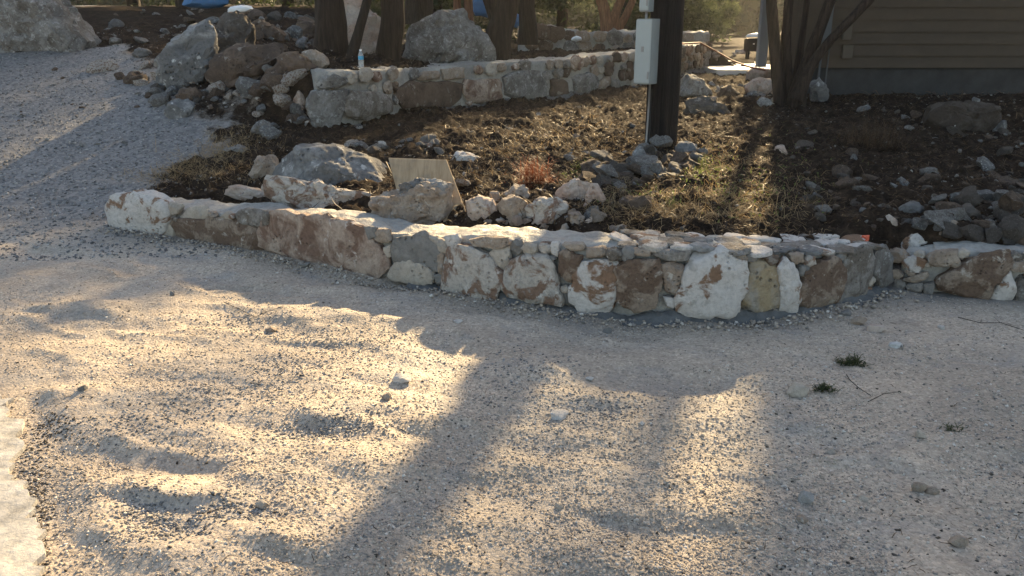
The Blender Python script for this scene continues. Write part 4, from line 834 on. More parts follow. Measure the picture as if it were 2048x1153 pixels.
x, y, r = soilpts(16000, 171, 14); m = len(x); k = (fbm(x * 1.2, y * 1.2, 9, 3) + r.normal(0, .3, m)) > .05; x, y = x[k], y[k]; m = len(x); tag(scatter_pebbles('soil_stones', x, y, .006 + .018 * r.uniform(size=m) ** 3, 'soilstone', 172), 'small stone fragments mixed through the dark soil', 'stone fragments', kind='stuff')
x, y, r = region_pts([(430, 310, 50, 16, 900), (400, 355, 60, 14, 900), (330, 350, 50, 10, 300), (480, 290, 40, 12, 400), (1300, 430, 80, 18, 1300), (1450, 420, 80, 26, 1300), (1420, 330, 60, 24, 900), (1150, 290, 120, 26, 900), (1240, 400, 40, 20, 250), (1550, 400, 60, 40, 500), (1200, 300, 90, 30, 700), (980, 360, 60, 30, 350), (1060, 300, 60, 16, 300), (250, 330, 120, 14, 160)], 63); m = len(x)
k = soilmask(x, y) > .02; x, y = x[k], y[k]; m = len(x)
tag(sticks('dry_grass', x, y, .04 + .10 * r.uniform(size=m) ** 1.5, .0022 + .002 * r.uniform(size=m), 'straw', 64, .5, .01, .5), 'straw coloured dry grass stems lying and curling over the soil', 'dry grass', kind='stuff')
x, y, r = region_pts([(1410, 355, 26, 24, 550), (1390, 340, 20, 14, 200), (1490, 400, 50, 26, 350), (1160, 345, 20, 8, 120), (1560, 350, 70, 40, 300), (1300, 400, 50, 12, 260)], 65); m = len(x)
tag(sticks('ground_weeds', x, y, .012 + .03 * r.uniform(size=m), .006 + .008 * r.uniform(size=m), 'weed', 66, .6, .02, .2), 'low green weeds creeping over the sunlit soil by the pole', 'weeds', kind='stuff')
x, y, r = frustum_pts(700, 1.9, 5.5, 67); k = np.interp(x, f1x, f1y, left=99) - y > .1; x, y = x[k], y[k]; m = len(x)
tag(sticks('twig_bits', x, y, .015 + .04 * r.uniform(size=m), .002 + .001 * r.uniform(size=m), 'litter', 68, .1, .004, .2), 'tiny dry twig bits strewn over the gravel', 'twigs', kind='stuff')

def tuft(name, u, v, n, ln, wd, mat, label, cat, seed, spread=.04, up=.8, leaf=False, group=None):
    p = at(u, v); z = float(H(np.array([p[0]]), np.array([p[1]]))[0]); r = np.random.RandomState(seed); V = []; Fc = []
    for i in range(n):
        a = r.uniform(0, 6.28); e = r.normal(up, .35); L = ln * r.uniform(.5, 1.1); b = np.array([r.normal(0, spread), r.normal(0, spread * .7), 0]); d = np.array([math.cos(a) * math.cos(e), math.sin(a) * math.cos(e), abs(math.sin(e))])
        s_ = np.array([-math.sin(a), math.cos(a), 0]) * wd; m_ = b + d * L * .55 + np.array([0, 0, .08 * L]); t = b + d * L - np.array([0, 0, .1 * L]) ; k = len(V)
        V += [b - s_ / 2, b + s_ / 2, m_ - s_ / 2, m_ + s_ / 2, t]; Fc += [(k, k + 1, k + 3), (k, k + 3, k + 2), (k + 2, k + 3, k + 4)]
        if leaf:
            for j in range(7):
                q = b + d * L * (j + 1) / 8; a2 = r.uniform(0, 6.28); dd = np.array([math.cos(a2), math.sin(a2), r.uniform(0, .8)]) * L * .22; ss = np.cross(dd, [0, 0, 1.]); ss = ss / (np.linalg.norm(ss) + 1e-6) * wd * 1.4; k = len(V); V += [q - ss / 2, q + ss / 2, q + dd]; Fc.append((k, k + 1, k + 2))
    o = mk(name, np.array(V), np.array(Fc), M[mat], loc=(p[0], p[1], z)); return tag(o, label, cat, group)
tuft('dead_cedar_sprig', 1066, 372, 110, .24, .004, 'rust', 'rusty red dead cedar sprig standing in the soil above the rock row', 'dead plant', 70, .05, .9, True)
tuft('dead_cedar_sprig', 1040, 378, 60, .13, .004, 'rust', 'lower rusty sprig spreading left of the upright dead one', 'dead plant', 71, .05, .4, True)
tuft('dead_cedar_sprig', 1085, 370, 60, .12, .004, 'rust', 'lower rusty sprig spreading right of the upright dead one', 'dead plant', 72, .05, .4, True)
tuft('weed', 1345, 425, 22, .16, .003, 'weed', 'leggy green weed growing between the dark pink rock and the wall', 'plant', 73, .02, .9, True)
tuft('weed', 1403, 335, 24, .15, .004, 'weed', 'green weed growing at the right of the pole stones', 'plant', 74, .03, .9, True)
tuft('weed', 1158, 340, 24, .07, .004, 'weed', 'small green weed left of the pole stones', 'plant', 75, .03, .8, True)
tuft('dry_bush', 1755, 300, 160, .42, .003, 'litter', 'thin brown twiggy bush in the shade below the house', 'bush', 76, .14, .9, True)
tuft('dry_bush', 1712, 290, 90, .30, .003, 'litter', 'smaller twiggy bush just left of the larger brown one', 'bush', 77, .1, .9, True)
tuft('grass_tuft', 1122, 52, 26, .5, .008, 'straw', 'tall pale grass tuft sticking up behind the far wall', 'grass tuft', 78, .05, 1.2)
tuft('dry_reed', 312, 305, 3, .26, .003, 'straw', 'single tall dry stem standing at the edge of the gravel', 'reed', 79, .004, 1.45)
tuft('cedar_sprig', 1703, 727, 110, .055, .004, 'leaf', 'upper of the dark green sprigs lying on the gravel', 'sprig', 80, .03, .5, True)
tuft('cedar_sprig', 1647, 787, 80, .042, .004, 'leaf', 'dark green sprig right beside the cream cobble', 'sprig', 81, .02, .6, True)
tuft('cedar_sprig', 1902, 866, 30, .04, .003, 'leaf', 'lowest thin green sprig on the gravel at the right', 'sprig', 82, .02, .3, True)
def twig(pxs, rad, label, seed):
    P_ = [at(u, v) for u, v in pxs]; P_ = [(p[0], p[1], float(H(np.array([p[0]]), np.array([p[1]]))[0]) + .008 + .008 * (i % 2)) for i, p in enumerate(P_)]
    rad *= .6; b = MB(); b.tube(P_, [rad * (1 - .6 * i / len(P_)) for i in range(len(P_))], 6)
    r = np.random.RandomState(seed)
    for i in range(1, len(P_) - 1):
        p = np.array(P_[i]); b.tube([p, p + [r.uniform(-.05, .05), r.uniform(-.04, .04), .02]], [rad * .5, rad * .2], 5)
    return tag(b.build('twig', M['barkdark'] if seed % 2 else M['bark']), label, 'twig')
twig([(448, 608), (480, 622), (510, 634), (535, 630), (568, 622)], .003, 'dry bent twig on the gravel below the wall', 90)
twig([(1692, 756), (1698, 772), (1716, 784), (1740, 802)], .004, 'black twig lying right of the green sprigs', 91)
twig([(1915, 640), (1960, 652), (2000, 648), (2046, 664)], .004, 'dark twig on the gravel in front of the wall stub', 93)
twig([(1735, 810), (1765, 800), (1800, 790)], .003, 'thin dark twig in the shade right of the black one', 95)

# paint marks
def blob_on(name, P, uv, w_, h_, label, top=False):
    s_, z_ = P.hit(*uv)
    return s_, z_
b = MB(); s_ = P1.hit(1783, 470)[0] + .01
mark = []
for i in range(14):
    an = 6.283 * i / 14; rr = (.024 + .008 * math.sin(3 * an + 1)); x_, y_ = P1.pos(s_ + rr * math.cos(an) * 1.2, -.17 + rr * .7 * math.sin(an)); mark.append((float(x_), float(y_), float(P1.top(s_)) + .034))
mark2 = [(a, b_, c - .035) for a, b_, c in mark]; b.v = mark + mark2; b.f = [tuple(range(14))] + [(i, i + 14, (i + 1) % 14 + 14, (i + 1) % 14) for i in range(14)]
o = b.build('paint_mark', M['orange'], w1, loc=[-q for q in w1.location]); o['label'] = 'orange paint on the last cap stone'

# ------------------------------------------------------------------ plywood, bottle
m, n, bb = newmat('weathered_plywood'); tc = n.nodes.new('ShaderNodeTexCoord'); mp = N(n, 'ShaderNodeMapping'); mp.inputs['Scale'].default_value = (26, 3, 3); n.links.new(tc.outputs['Object'], mp.inputs['Vector']); g1 = noise(n, mp.outputs[0], 1.6, 6, .65, .8)
c = mix(n, ramp(n, g1, [(.35, 0.), (.65, 1.)]), (.30, .21, .125), (.42, .31, .195)); c = mix(n, ramp(n, noise(n, tc.outputs['Object'], 6, 5, .6), [(.5, 0.), (.66, .8)]), c, (.20, .17, .13)); n.links.new(c, bb.inputs['Base Color']); bump(n, bb, g1, .002, .6); M['ply'] = m
bl, br_ = aty(818, 478, 5.62), aty(952, 478, 5.62); tl, tr = aty(777, 318, 6.15), aty(893, 322, 6.15); th = np.array([0, .014, .006])
b = MB(); b.v = [bl, br_, tr, tl, bl + th, br_ + th, tr + th, tl + th]; b.f = [(0, 1, 2, 3), (7, 6, 5, 4), (0, 4, 5, 1), (1, 5, 6, 2), (2, 6, 7, 3), (3, 7, 4, 0)]
o = b.build('plywood_board', M['ply']); tag(o, 'tan plywood offcut leaning behind the low wall', 'board')
pt = P2.hit(741, 138); bx_, by_ = P2.pos(pt[0], -.14); bz_ = float(P2.top(pt[0])) + .004
m, n, bb = newmat('clear_plastic'); bb.inputs['Base Color'].default_value = (.86, .92, .95, 1); bb.inputs['Transmission Weight'].default_value = .75; bb.inputs['Roughness'].default_value = .15; bb.inputs['IOR'].default_value = 1.2; M['plastic'] = m
M['label'] = simple('blue_label', (.06, .33, .55), .4); M['cap'] = simple('white_cap', (.85, .85, .85), .4)
root = tag(empty('water_bottle', (float(bx_), float(by_), bz_)), 'clear plastic water bottle with a blue label on the upper wall', 'bottle')
b = MB(); b.lathe([(.001, 0), (.028, 0), (.031, .006), (.031, .05), (.029, .06), (.031, .07), (.031, .13), (.030, .15), (.02, .178), (.012, .19), (.012, .2)]); b.build('bottle_body', M['plastic'], root, smooth=True)
b = MB(); b.lathe([(.0325, .10), (.0325, .14)]); b.build('label_band', M['label'], root, smooth=True)
b = MB(); b.lathe([(.0145, .197), (.0145, .215), (.001, .216)]); b.build('cap', M['cap'], root, smooth=True)

# ------------------------------------------------------------------ utility pole with boxes
pz = float(HC(np.array([PX]), np.array([PYY]))[0])
pb = at(1324, 296); pe = empty('utility_pole', (float(pb[0]), float(pb[1]) + .1, float(pb[2]))); tag(pe, 'thick black utility pole rising from a heap of stones', 'utility pole')
q = np.linspace(-.4, 7.5, 70); seg = 28; V = []
for z in q:
    for k in range(seg):
        a = 6.283 * k / seg; rr = .158 * (1 - .012 * z) + .004 * float(vnoise(k * .9, z * .4, 3)) + (.006 if k % 7 == 0 else 0); V.append((rr * math.cos(a) - .004 * z, rr * math.sin(a), z))
idx = np.arange(len(q) * seg).reshape(-1, seg); nx_ = np.roll(idx, -1, axis=1); mk('pole_shaft', V, np.column_stack([idx[:-1].ravel(), nx_[:-1].ravel(), nx_[1:].ravel(), idx[1:].ravel()]), M['pole'], pe, smooth=True)
M['boxgrey'] = simple('grey_painted_steel', (.25, .275, .275), .5, .1, 6, .08, .0005); M['boxlid'] = simple('skylit_tint_steel_door', (.36, .395, .395), .45, .1, 6, .06, .0005)  # door is lighter than the enclosure: sky light painted into its grey
M['galv'] = simple('galvanised_conduit', (.27, .27, .27), .45, .5); M['cable'] = simple('black_cable', (.03, .03, .03), .6)
yb = float(pb[1]) - .03; c1 = aty(1291, 168, yb); c0 = aty(1291, 38, yb); rz = math.radians(-38)
def panel(name, zt, zb, wd, dp, label, parent, cx):
    r_ = empty(name, (cx, yb, zb)); tag(r_, label, 'electrical box'); h = zt - zb
    b = MB(); b.box(-wd / 2, -dp / 2, 0, wd / 2, dp / 2, h); b.build('enclosure', M['boxgrey'], r_, bevel=.004)
    b = MB(); b.box(-wd / 2 + .004, -dp / 2 - .014, .012, wd / 2 + .002, -dp / 2 - .002, h - .008); b.build('door', M['boxlid'], r_, bevel=.003)
    b = MB(); b.box(-.012, -dp / 2 - .022, h * .5, .012, -dp / 2 - .014, h * .5 + .05); b.build('latch', M['galv'], r_)
    b = MB(); b.box(wd / 2 - .02, -dp / 2 - .022, .05, wd / 2 - .006, -dp / 2 - .014, .12); b.build('hinge', M['galv'], r_)
    r_.rotation_euler[2] = rz; return r_
panel('electrical_box', float(c0[2]), float(c1[2]), .17, .16, 'large light grey electrical box strapped to the left of the pole', pe, float(c1[0]))
c2 = aty(1293, 24, yb); panel('electrical_box', float(c2[2]) + .45, float(c2[2]), .10, .10, 'small grey box above the large electrical box on the pole', pe, float(c2[0]))
b = MB(); x_ = float(c1[0]) + .045 - pe.location.x; z1 = float(c1[2]) - pe.location.z; b.tube([(x_, -.12, z1 + .02), (x_, -.12, z1 - .25), (x_ - .006, -.12, z1 - .5), (x_ - .01, -.13, -.1)], .011, 10); b.build('conduit', M['galv'], pe, smooth=True)
b = MB(); b.tube([(x_ + .02, -.13, z1 - .05), (x_ + .012, -.145, z1 - .25), (x_ + .02, -.13, z1 - .45), (x_ + .01, -.14, -.05)], .006, 8); b.build('cable', M['cable'], pe, smooth=True)
b = MB(); b.tube([(float(c2[0]) - pe.location.x, -.13 + .0, float(c2[2]) - pe.location.z + .02), (float(c2[0]) - pe.location.x, -.13, float(c0[2]) - pe.location.z - .02)], .012, 10); b.build('conduit', M['galv'], pe, smooth=True)

# ------------------------------------------------------------------ house
M['siding'] = simple('olive_brown_lap_siding', (.062, .047, .033), .75, 0, 3, .10, .002); M['found'] = simple('concrete_foundation', (.042, .043, .044), .9, 0, 4, .25, .006)
M['roof'] = simple('dark_shingles', (.06, .055, .05), .9, 0, 8, .3, .01); M['trim'] = simple('grey_trim', (.08, .088, .095), .7); M['brownmetal'] = simple('brown_painted_metal', (.085, .07, .052), .7)  # plain brown metal for the boxes on the house wall
HY = 13.0; fx0 = float(aty(1590, 134, HY)[0]); zt_ = float(aty(1800, 134, HY)[2]); HW = 9.0; HD = .7; EAVE = 4.8  # shallow depth and tall unseen eave set to place the house shadow
hs = tag(empty('house', (fx0, HY, .5)), 'olive brown lap sided house on a concrete foundation at the right', 'house')
def hb(name, mat, boxes, bev=0, parent=hs):
    b = MB()
    for q in boxes: b.box(*q)
    return b.build(name, M[mat], parent, bevel=bev)
ft = zt_ - .5
hb('foundation', 'found', [(0.02, .03, -.6, HW, HD, ft)])
b = MB(); z = ft - .015; sp_ = .178
while z < EAVE:
    z1 = z + sp_ + .02; f0, f1 = -.034, -.004
    n = len(b.v); b.v += [(0, f0, z), (HW, f0, z), (HW, f1, z1), (0, f1, z1), (0, .03, z), (HW, .03, z), (HW, .03, z1), (0, .03, z1)]
    b.f += [(n, n + 1, n + 2, n + 3), (n, n + 4, n + 5, n + 1), (n, n + 3, n + 7, n + 4), (n + 1, n + 5, n + 6, n + 2)]
    n = len(b.v); b.v += [(f0, .03, z), (f0, HD, z), (f1, HD, z1), (f1, .03, z1), (.03, .03, z), (.03, HD, z)]; b.f += [(n + 1, n, n + 3, n + 2), (n, n + 1, n + 5, n + 4)]
    z += sp_
b.build('siding', M['siding'], hs)
hb('wall', 'siding', [(.031, .031, ft, HW, HD, EAVE)])
hb('rear_wing', 'siding', [(3.1, HD + .002, -.6, HW, 6.5, EAVE + .5)])  # unseen wing, stepped back so the house shadow clears the sunlit gravel
hb('corner_trim', 'siding', [(-.035, -.035, ft - .02, .09, -.023, EAVE), (-.035, -.022, ft - .02, -.024, .09, EAVE)])
b = MB(); e = .06; b.v = [(-e, -e, EAVE), (HW + e, -e, EAVE), (HW + e, HD + e, EAVE), (-e, HD + e, EAVE), (1.0, HD / 2, EAVE + .7), (HW + e, HD / 2, EAVE + .7), (-e, -e, EAVE + .12), (HW + e, -e, EAVE + .12), (HW + e, HD + e, EAVE + .12), (-e, HD + e, EAVE + .12)]
b.f = [(0, 3, 2, 1), (0, 1, 7, 6), (1, 2, 8, 7), (2, 3, 9, 8), (3, 0, 6, 9), (6, 7, 5, 4), (8, 9, 4, 5), (9, 6, 4), (7, 8, 5)]; b.build('roof', M['roof'], hs)
def hx(u, v): p = aty(u, v, HY); return float(p[0]) - fx0, float(p[2]) - .5
(a, z0), (a2, z1) = hx(1680, 80), hx(1702, 40); hb('meter_box', 'brownmetal', [(a, -.10, z0, a2, -.024, z1)], .006)
(a, z0), (a2, z1) = hx(1680, 117), hx(1704, 90); hb('junction_box', 'brownmetal', [(a, -.08, z0, a2, -.024, z1)], .006)
(a, z0), (a2, z1) = hx(1640, 92), hx(1668, -20); hb('electric_panel', 'trim', [(a, -.09, z0, a2, -.024, z1)], .006)
for (u0, v0, v1) in ((1642, 92, 165), (1657, 92, 170)):
    (a, z0), (_, z1) = hx(u0, v0), hx(u0, v1); b = MB(); b.tube([(a, -.05, z0), (a, -.05, z1 - .1)], .018 if u0 == 1642 else .012, 10); b.build('conduit', M['trim'], hs, smooth=True)
# post and slab beyond the corner
M['post'] = simple('grey_painted_post', (.16, .18, .20), .5)
pp = aty(1522, 124, 17.0); b = MB(); b.box(-.09, -.09, -.1, .09, .09, 3.2); o = b.build('porch_post', M['post'], loc=pp, bevel=.006); tag(o, 'square grey post standing at the far bright slab', 'post')
b = MB(); b.box(-.6, 0, 2.9, 4.6, .2, 3.1); b.box(-.7, -.3, 3.101, 4.6, 4, 3.2)
M['slabfar'] = simple('bright_concrete', (.78, .78, .76), .28, 0, 3, .03, .002, .6)
s0 = aty(1420, 137, 17.0); zs = float(s0[2]); b = MB(); b.box(float(s0[0]), 16.4, zs - .4, float(s0[0]) + 2.2, 26, zs + .0); o = b.build('concrete_slab', M['slabfar'], bevel=.01); tag(o, kind='structure')
# dark cart with white lid behind the post
gx = aty(1508, 110, 19.0); ge = tag(empty('barbecue_grill', gx), 'dark barbecue grill with a pale curved lid behind the grey post', 'grill'); M['black'] = simple('black_metal', (.02, .02, .022), .35, .3); M['lid'] = simple('pale_lid', (.75, .75, .74), .3)
b = MB(); b.box(-.28, -.2, .1, .28, .2, .48); b.build('cabinet', M['black'], ge, bevel=.02)
b = MB(); b.lathe([(.001, .17), (.1, .165), (.2, .12), (.24, .05), (.25, 0)], o=(0, 0, .5)); o = b.build('lid', M['lid'], ge, smooth=True); o.scale = (1.2, .8, .6); o.location = (0, 0, .22)
ge.scale = (.75, .75, .75)
for sx in (-.12, .08):
    b = MB(); b.box(sx, -.22, .3, sx + .05, -.202, .34); b.build('glint_block', M['lid'], ge)  # pale blocks standing in for two small white reflections
for sx in (-.22, .18):
    b = MB(); b.box(sx, -.15, -.12, sx + .04, .15, .1); b.build('leg', M['black'], ge)
# rusty hose
hp = [aty(1362, 88, 15.5), aty(1400, 86, 15.8), aty(1432, 103, 15.9), aty(1465, 122, 15.6), aty(1500, 135, 15.0), aty(1530, 141, 14.6)]
M['hose'] = simple('rust_red_hose', (.25, .09, .05), .6); b = MB(); b.tube(hp, .016, 8); tag(b.build('hose', M['hose'], smooth=True), 'rust red hose trailing from the wall end down to the pink boulders', 'hose')

# ------------------------------------------------------------------ trees
def limb(b, pts, rad, seed, seg=20, flute=.16):
    pts = np.array(pts, float); d = np.r_[0, np.cumsum(np.linalg.norm(np.diff(pts, axis=0), axis=1))]; n = max(8, int(d[-1] / .07)); q = np.linspace(0, d[-1], n); C_ = np.column_stack([np.interp(q, d, pts[:, k]) for k in range(3)]); R_ = np.interp(q, d, rad)
    for _ in range(6): C_[1:-1] = (C_[:-2] + 2 * C_[1:-1] + C_[2:]) / 4
    n0 = len(b.v); T = np.gradient(C_, axis=0); T /= np.linalg.norm(T, axis=1)[:, None]
    for i in range(n):
        a = np.cross(T[i], [0, 1., .01]); a /= np.linalg.norm(a); c = np.cross(T[i], a); ks = np.arange(seg); an = 6.283 * ks / seg
        f = 1 + flute * vnoise(np.cos(an) * 2.6 + seed, np.sin(an) * 2.6, q[i] * .9) + flute * .6 * vnoise(np.cos(an) * 6, np.sin(an) * 6 + seed, q[i] * 2.5) + .05 * vnoise(an * 0 + q[i] * 6, np.cos(an) * 3, np.sin(an) * 3)
        for k in ks: b.v.append(tuple(C_[i] + R_[i] * f[k] * (math.cos(an[k]) * a + math.sin(an[k]) * c)))
    for i in range(n - 1):
        for k in range(seg): k2 = (k + 1) % seg; b.f.append((n0 + i * seg + k, n0 + i * seg + k2, n0 + (i + 1) * seg + k2, n0 + (i + 1) * seg + k))
def crown(name, c, rad, n, leaf, mat, parent, seed, clumps=26, sq=.6):
    r = np.random.RandomState(seed); d = r.normal(size=(clumps, 3)); d /= np.linalg.norm(d, axis=1)[:, None]; cc = d * (r.uniform(.25, 1, (clumps, 1)) ** .6) * np.array(rad)
    cr = r.uniform(.18, .40, clumps) * min(rad); k = r.randint(clumps, size=n); dd = r.normal(size=(n, 3)); dd /= np.linalg.norm(dd, axis=1)[:, None]; P_ = cc[k] + dd * (r.uniform(0, 1, (n, 1)) ** .5) * cr[k][:, None] * np.array([1.15, 1.15, .8])
    a = r.normal(size=(n, 3)); a /= np.linalg.norm(a, axis=1)[:, None]; b_ = np.cross(a, r.normal(size=(n, 3))); b_ /= np.linalg.norm(b_, axis=1)[:, None]; s_ = (leaf * r.uniform(.5, 1.3, (n, 1)))
    V = np.stack([P_ - b_ * s_ * .3, P_ + b_ * s_ * .3, P_ + a * s_ * 1.3], axis=1).reshape(-1, 3); Fc = np.arange(n * 3).reshape(-1, 3); return mk(name, V, Fc, M[mat], parent, loc=c)
def tree(name, label, base, limbs, bark, crowns, group=None, leafmat='leaf', seed=1, cat='tree'):
    t = tag(empty(name, base), label, cat, group); b = MB(); B0 = np.array(base)
    for i, (pts, rad) in enumerate(limbs): limb(b, [np.array(p) - B0 for p in pts], rad, seed + i)
    b.build('trunk', M[bark], t, smooth=True)
    for j, (c, rad, n, lf, cl) in enumerate(crowns): crown('crown', np.array(c) - B0, rad, n, lf, leafmat, t, seed * 10 + j, cl)
    return t
def up(p, dx, dy, z): return (p[0] + dx, p[1] + dy, z)
# two shaggy trunks behind the upper wall
def px_limb(lst, Y0, dY=0):  # [(u,v,widthpx)], at depth Y0
    pts = []; rad = []
    for i, (u, v, wp) in enumerate(lst): Yv = Y0 + dY * i; pts.append(aty(u, v, Yv)); rad.append(wp / 2 / F * Yv * (.84 if Y0 > 11.3 and Y0 < 12.5 and u > 1500 else 1))
    return pts, rad
def ext(pl, dx, dz, r1):
    p, r = pl; q = p[-1]; return p + [q + np.array([dx * .5, 0, dz * .5]), q + np.array([dx, 0, dz])], r + [(r[-1] + r1) / 2, r1]
L1 = ext(px_limb([(662, 175, 84), (662, 130, 74), (661, 80, 64), (660, 40, 58), (658, 0, 54)], 11.2), -.1, 2.4, .1)
tree('cedar_tree', 'thick cedar with shaggy peeling bark behind the left end of the upper wall', tuple(L1[0][0]), [L1], 'bark', [((L1[0][-1][0], 11.4, 4.9), (1.4, 1.4, 1.2), 9000, .06, 22)], seed=11)
L2 = ext(px_limb([(690, 150, 26), (704, 110, 22), (718, 60, 18), (734, 0, 16)], 11.0), .5, 1.6, .03)
tree('cedar_sapling', 'thin dark stem leaning right beside the thick shaggy cedar', tuple(L2[0][0]), [L2], 'barkdark', [((L2[0][-1][0], 11, 4.2), (.7, .7, .6), 2500, .05, 10)], seed=12)
L3 = ext(px_limb([(772, 170, 58), (774, 125, 50), (780, 80, 46), (786, 40, 44), (784, 0, 42)], 11.6), .1, 2.4, .09)
tree('cedar_tree', 'slightly curved shaggy cedar just right of the plastic bottle', tuple(L3[0][0]), [L3], 'bark', [((L3[0][-1][0], 11.8, 4.9), (1.3, 1.3, 1.1), 8000, .06, 20)], seed=13)
L5 = ext(px_limb([(984, 140, 74), (990, 105, 60), (998, 60, 50), (1012, 20, 46), (1018, -20, 44)], 13.2), .3, 2.0, .1); L5b = ext(px_limb([(1000, 45, 34), (985, 10, 30), (972, -25, 28)], 13.2), -.5, 1.8, .06)
tree('oak_tree', 'dark forked oak trunk on the terrace right of the big grey boulder', tuple(L5[0][0]), [L5, L5b], 'barkdark', [((.1, 12.8, 5.8), (2.6, 2.2, 1.2), 18000, .07, 40), ((1.0, 12.8, 2.62), (1.2, .8, .28), 3200, .06, 22)], seed=14)  # canopy widened and a low unseen crown added to shade the bed
L6 = ext(px_limb([(1056, 90, 40), (1056, 60, 34), (1054, 20, 30), (1052, -20, 30)], 15.5), .1, 2.4, .09)
tree('oak_tree', 'straight dark trunk right behind the forked oak', tuple(L6[0][0]), [L6], 'barkdark', [((.5, 15.6, 5.4), (1.6, 1.4, 1.2), 9000, .07, 22)], seed=15)
L4 = ext(px_limb([(838, 50, 60), (838, 20, 52), (840, -20, 48)], 16.0), 0, 2.4, .1)
tree('cedar_tree', 'dark trunk rising behind the big grey terrace boulder', tuple(L4[0][0]), [L4], 'barkdark', [((-1.9, 16, 8.6), (1.6, 1.5, 1.2), 8000, .07, 30)], seed=16)
L7 = ext(px_limb([(915, 45, 16), (914, 0, 14)], 18), 0, 2, .05); L7b = ext(px_limb([(938, 45, 18), (936, 0, 16)], 18), .2, 2, .05)
tree('cedar_tree', 'pair of slim reddish stems beyond the big grey boulder', tuple(L7[0][0]), [L7, L7b], 'barkred', [((-1.2, 18.2, 8.2), (1.5, 1.4, 1.2), 6000, .07, 24)], seed=17)
L8 = ext(px_limb([(1216, 70, 30), (1212, 30, 22), (1198, -15, 18)], 19.5), -.4, 2.6, .06); L8b = ext(px_limb([(1222, 70, 24), (1230, 30, 18), (1250, -15, 14)], 19.5), .5, 2.6, .05); L8c = ext(px_limb([(1228, 72, 18), (1254, 30, 14), (1272, -15, 12)], 19.5), .8, 2.2, .04)
tree('cedar_tree', 'fan of orange lit stems behind the far wall left of the pole', tuple(L8[0][0]), [L8, L8b, L8c], 'barkred', [((2.6, 19.6, 10.5), (1.7, 1.6, 1.2), 7000, .08, 22)], seed=18)
TY = 11.7
A = ext(px_limb([(1566, 215, 40), (1558, 170, 30), (1552, 100, 26), (1546, 40, 24), (1542, -20, 24)], TY), -.1, 2.2, .08)
Bb = ext(px_limb([(1576, 215, 40), (1574, 165, 28), (1571, 100, 22), (1574, 40, 21), (1580, -20, 20)], TY + .05), .1, 2.2, .08)
Cc = ext(px_limb([(1590, 200, 30), (1594, 150, 20), (1600, 100, 15), (1608, 50, 13), (1616, -20, 12)], TY + .3), .2, 2.0, .04)
Dd = ext(px_limb([(1588, 215, 52), (1602, 160, 34), (1620, 110, 26), (1642, 50, 24), (1668, -20, 23)], TY - .05), .5, 2.0, .06)
Ee = ext(px_limb([(1592, 200, 34), (1618, 135, 22), (1660, 80, 21), (1705, 35, 20), (1752, -15, 19)], TY - .2), 1.1, 1.2, .04)
tree('cedar_tree', 'many stemmed shaggy cedar fanning out in front of the house corner', tuple(A[0][0]), [A, Bb, Cc, Dd, Ee], 'bark', [((4.6, 10.8, 5.6), (3.2, 2.4, 1.2), 26000, .07, 60), ((7.6, 10.2, 5.3), (2.4, 2.2, 1.1), 16000, .07, 36)], seed=19)  # wide canopy above the view, added to block sky over the bed
# far junipers closing the view
far = [(-15, 25), (-12, 27), (-9.5, 24.5), (-7, 26.5), (-4.6, 24.5), (-2.2, 24.8), (-.3, 24.6), (1.6, 27.5), (3.4, 26), (5.4, 28), (7.6, 36), (10.2, 27), (13.5, 28), (9.2, 44), (6.0, 45), (17, 30)]
LBL = ['far juniper at the left edge of the tree line', 'dense dark juniper above the long slanting boulder', 'dark juniper behind the upper slope', 'juniper standing far behind the dark boulder', 'juniper seen past the thick shaggy cedar', 'juniper seen between the two shaggy trunks', 'dark juniper beyond the big grey terrace boulder', 'dark juniper straight beyond the forked oak', 'dark juniper beyond the far wall and the grass tuft', 'dark juniper just left of the utility pole', 'pale juniper right of the utility pole, sunlight painted into its foliage', 'juniper hidden behind the house corner', 'juniper beyond the house', 'distant pale juniper beyond the grill, backlight painted into its foliage', 'distant pale juniper between pole and porch post, backlight painted into its foliage', 'juniper beyond the right end of the house']
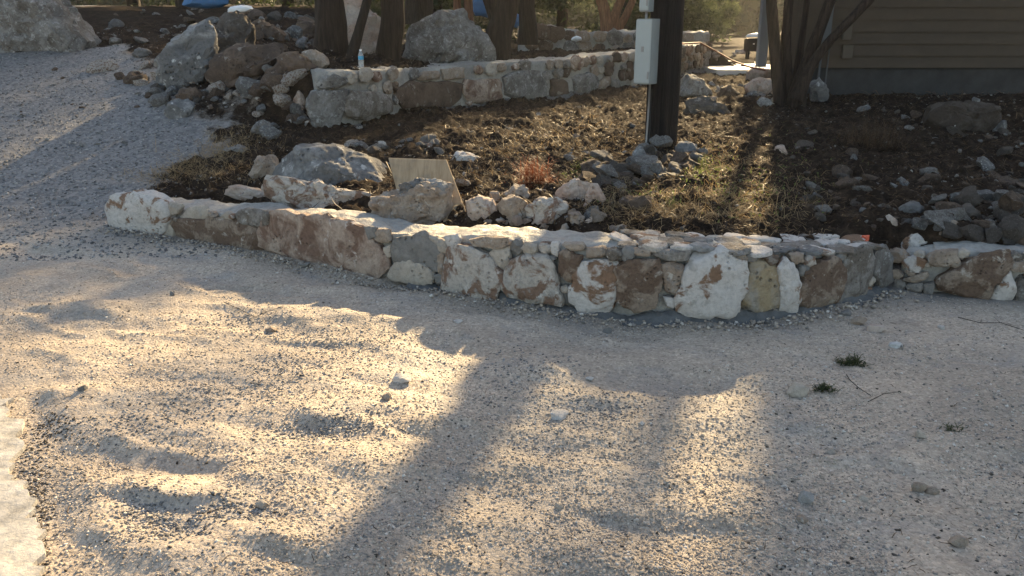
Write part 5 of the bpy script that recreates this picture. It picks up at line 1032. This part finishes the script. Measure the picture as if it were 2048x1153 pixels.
for i, (x_, y_) in enumerate(far):
    z_ = float(HC(np.array([x_]), np.array([y_]))[0]); pale = i in (10, 13, 14); h = (4.0 if i in (10, 13, 14) else 6.5) + .6 * (i % 3); r_ = 2.1; h = (8.3 - z_) / 1.06 if i in (3, 4, 5, 6) else h; r_ = 2.7 if i in (3, 4, 5, 6) else r_  # four junipers made taller and wider to shade the upper drive
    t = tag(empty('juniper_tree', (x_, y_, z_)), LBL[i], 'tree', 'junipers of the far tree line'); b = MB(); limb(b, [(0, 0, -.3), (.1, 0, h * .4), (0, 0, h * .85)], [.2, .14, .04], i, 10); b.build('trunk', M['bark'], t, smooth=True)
    crown('crown', (0, 0, h * .52), (r_ * 1.25, r_, h * .54), 20000, .13, 'leafbacklit' if pale else 'leaf', t, 600 + i, 60)
    if i == 9: crown('crown', (2.3, 0, 10.8), (2.1, 1.2, 2.6), 2600, .13, 'leaf', t, 650 + i, 34)  # sparse crown above the view, added to dapple the foreground sun
r = np.random.RandomState(77); n = 90000; px_ = r.uniform(-45, 50, n); py_ = 50 + 6 * r.uniform(0, 1, n); hz_ = 4.0 + 3.0 * vnoise(px_ * .25, 0, 0) + 1.2 * vnoise(px_ * 1.1, 0, 3); hz_ = hz_ * np.where((px_ > 9) & (px_ < 16), .62, 1.0); pz_ = 1.6 + hz_ * r.uniform(0, 1, n) ** .8
a = r.normal(size=(n, 3)) * .35; b_ = r.normal(size=(n, 3)) * .30; P_ = np.column_stack([px_, py_, pz_]); V = np.stack([P_ - b_, P_ + b_, P_ + a], axis=1).reshape(-1, 3)
tag(mk('woodland', V, np.arange(n * 3).reshape(-1, 3), M['leaf']), 'dark far woodland closing the view behind the junipers', 'woodland', kind='stuff')
# blue tarps, white sheet
M['blue'] = simple('blue_tarp', (.04, .14, .30), .5, 0, 6, .2, .01); M['paper'] = simple('white_sheet', (.82, .84, .86), .6, 0, 8, .05, .006)
for poly, Yf, lab, mt, nm, ct in (([(366, 10), (372, -25), (420, -32), (455, -20), (456, 7), (410, 11)], 15.5, 'blue tarp bundle at the top edge above the slope rocks', 'blue', 'blue_tarp', 'tarp'), ([(944, 24), (946, -8), (965, -14), (978, 0), (974, 28)], 19, 'blue tarp bundle seen left of the forked oak', 'blue', 'blue_tarp', 'tarp'),
    ([(1024, 52), (1026, 34), (1036, 28), (1044, 38), (1042, 52)], 19, 'small blue tarp bundle between the two dark oak trunks', 'blue', 'blue_tarp', 'tarp'), ([(452, 18), (470, 12), (488, 10), (504, 15), (500, 23), (466, 25)], 13.2, 'white crumpled sheet lying on top of the dark rocks', 'paper', 'plastic_sheet', 'sheet'), ([(1140, 79), (1150, 73), (1162, 74), (1164, 80), (1150, 82)], 16.5, 'bright white scrap on the terrace below the far wall', 'paper', 'plastic_sheet', 'sheet')):
    boulder(poly, mt, lab, ct, nm, .7, 700 + int(poly[0][0]), Yf=Yf, sub_=3, rough=.12)
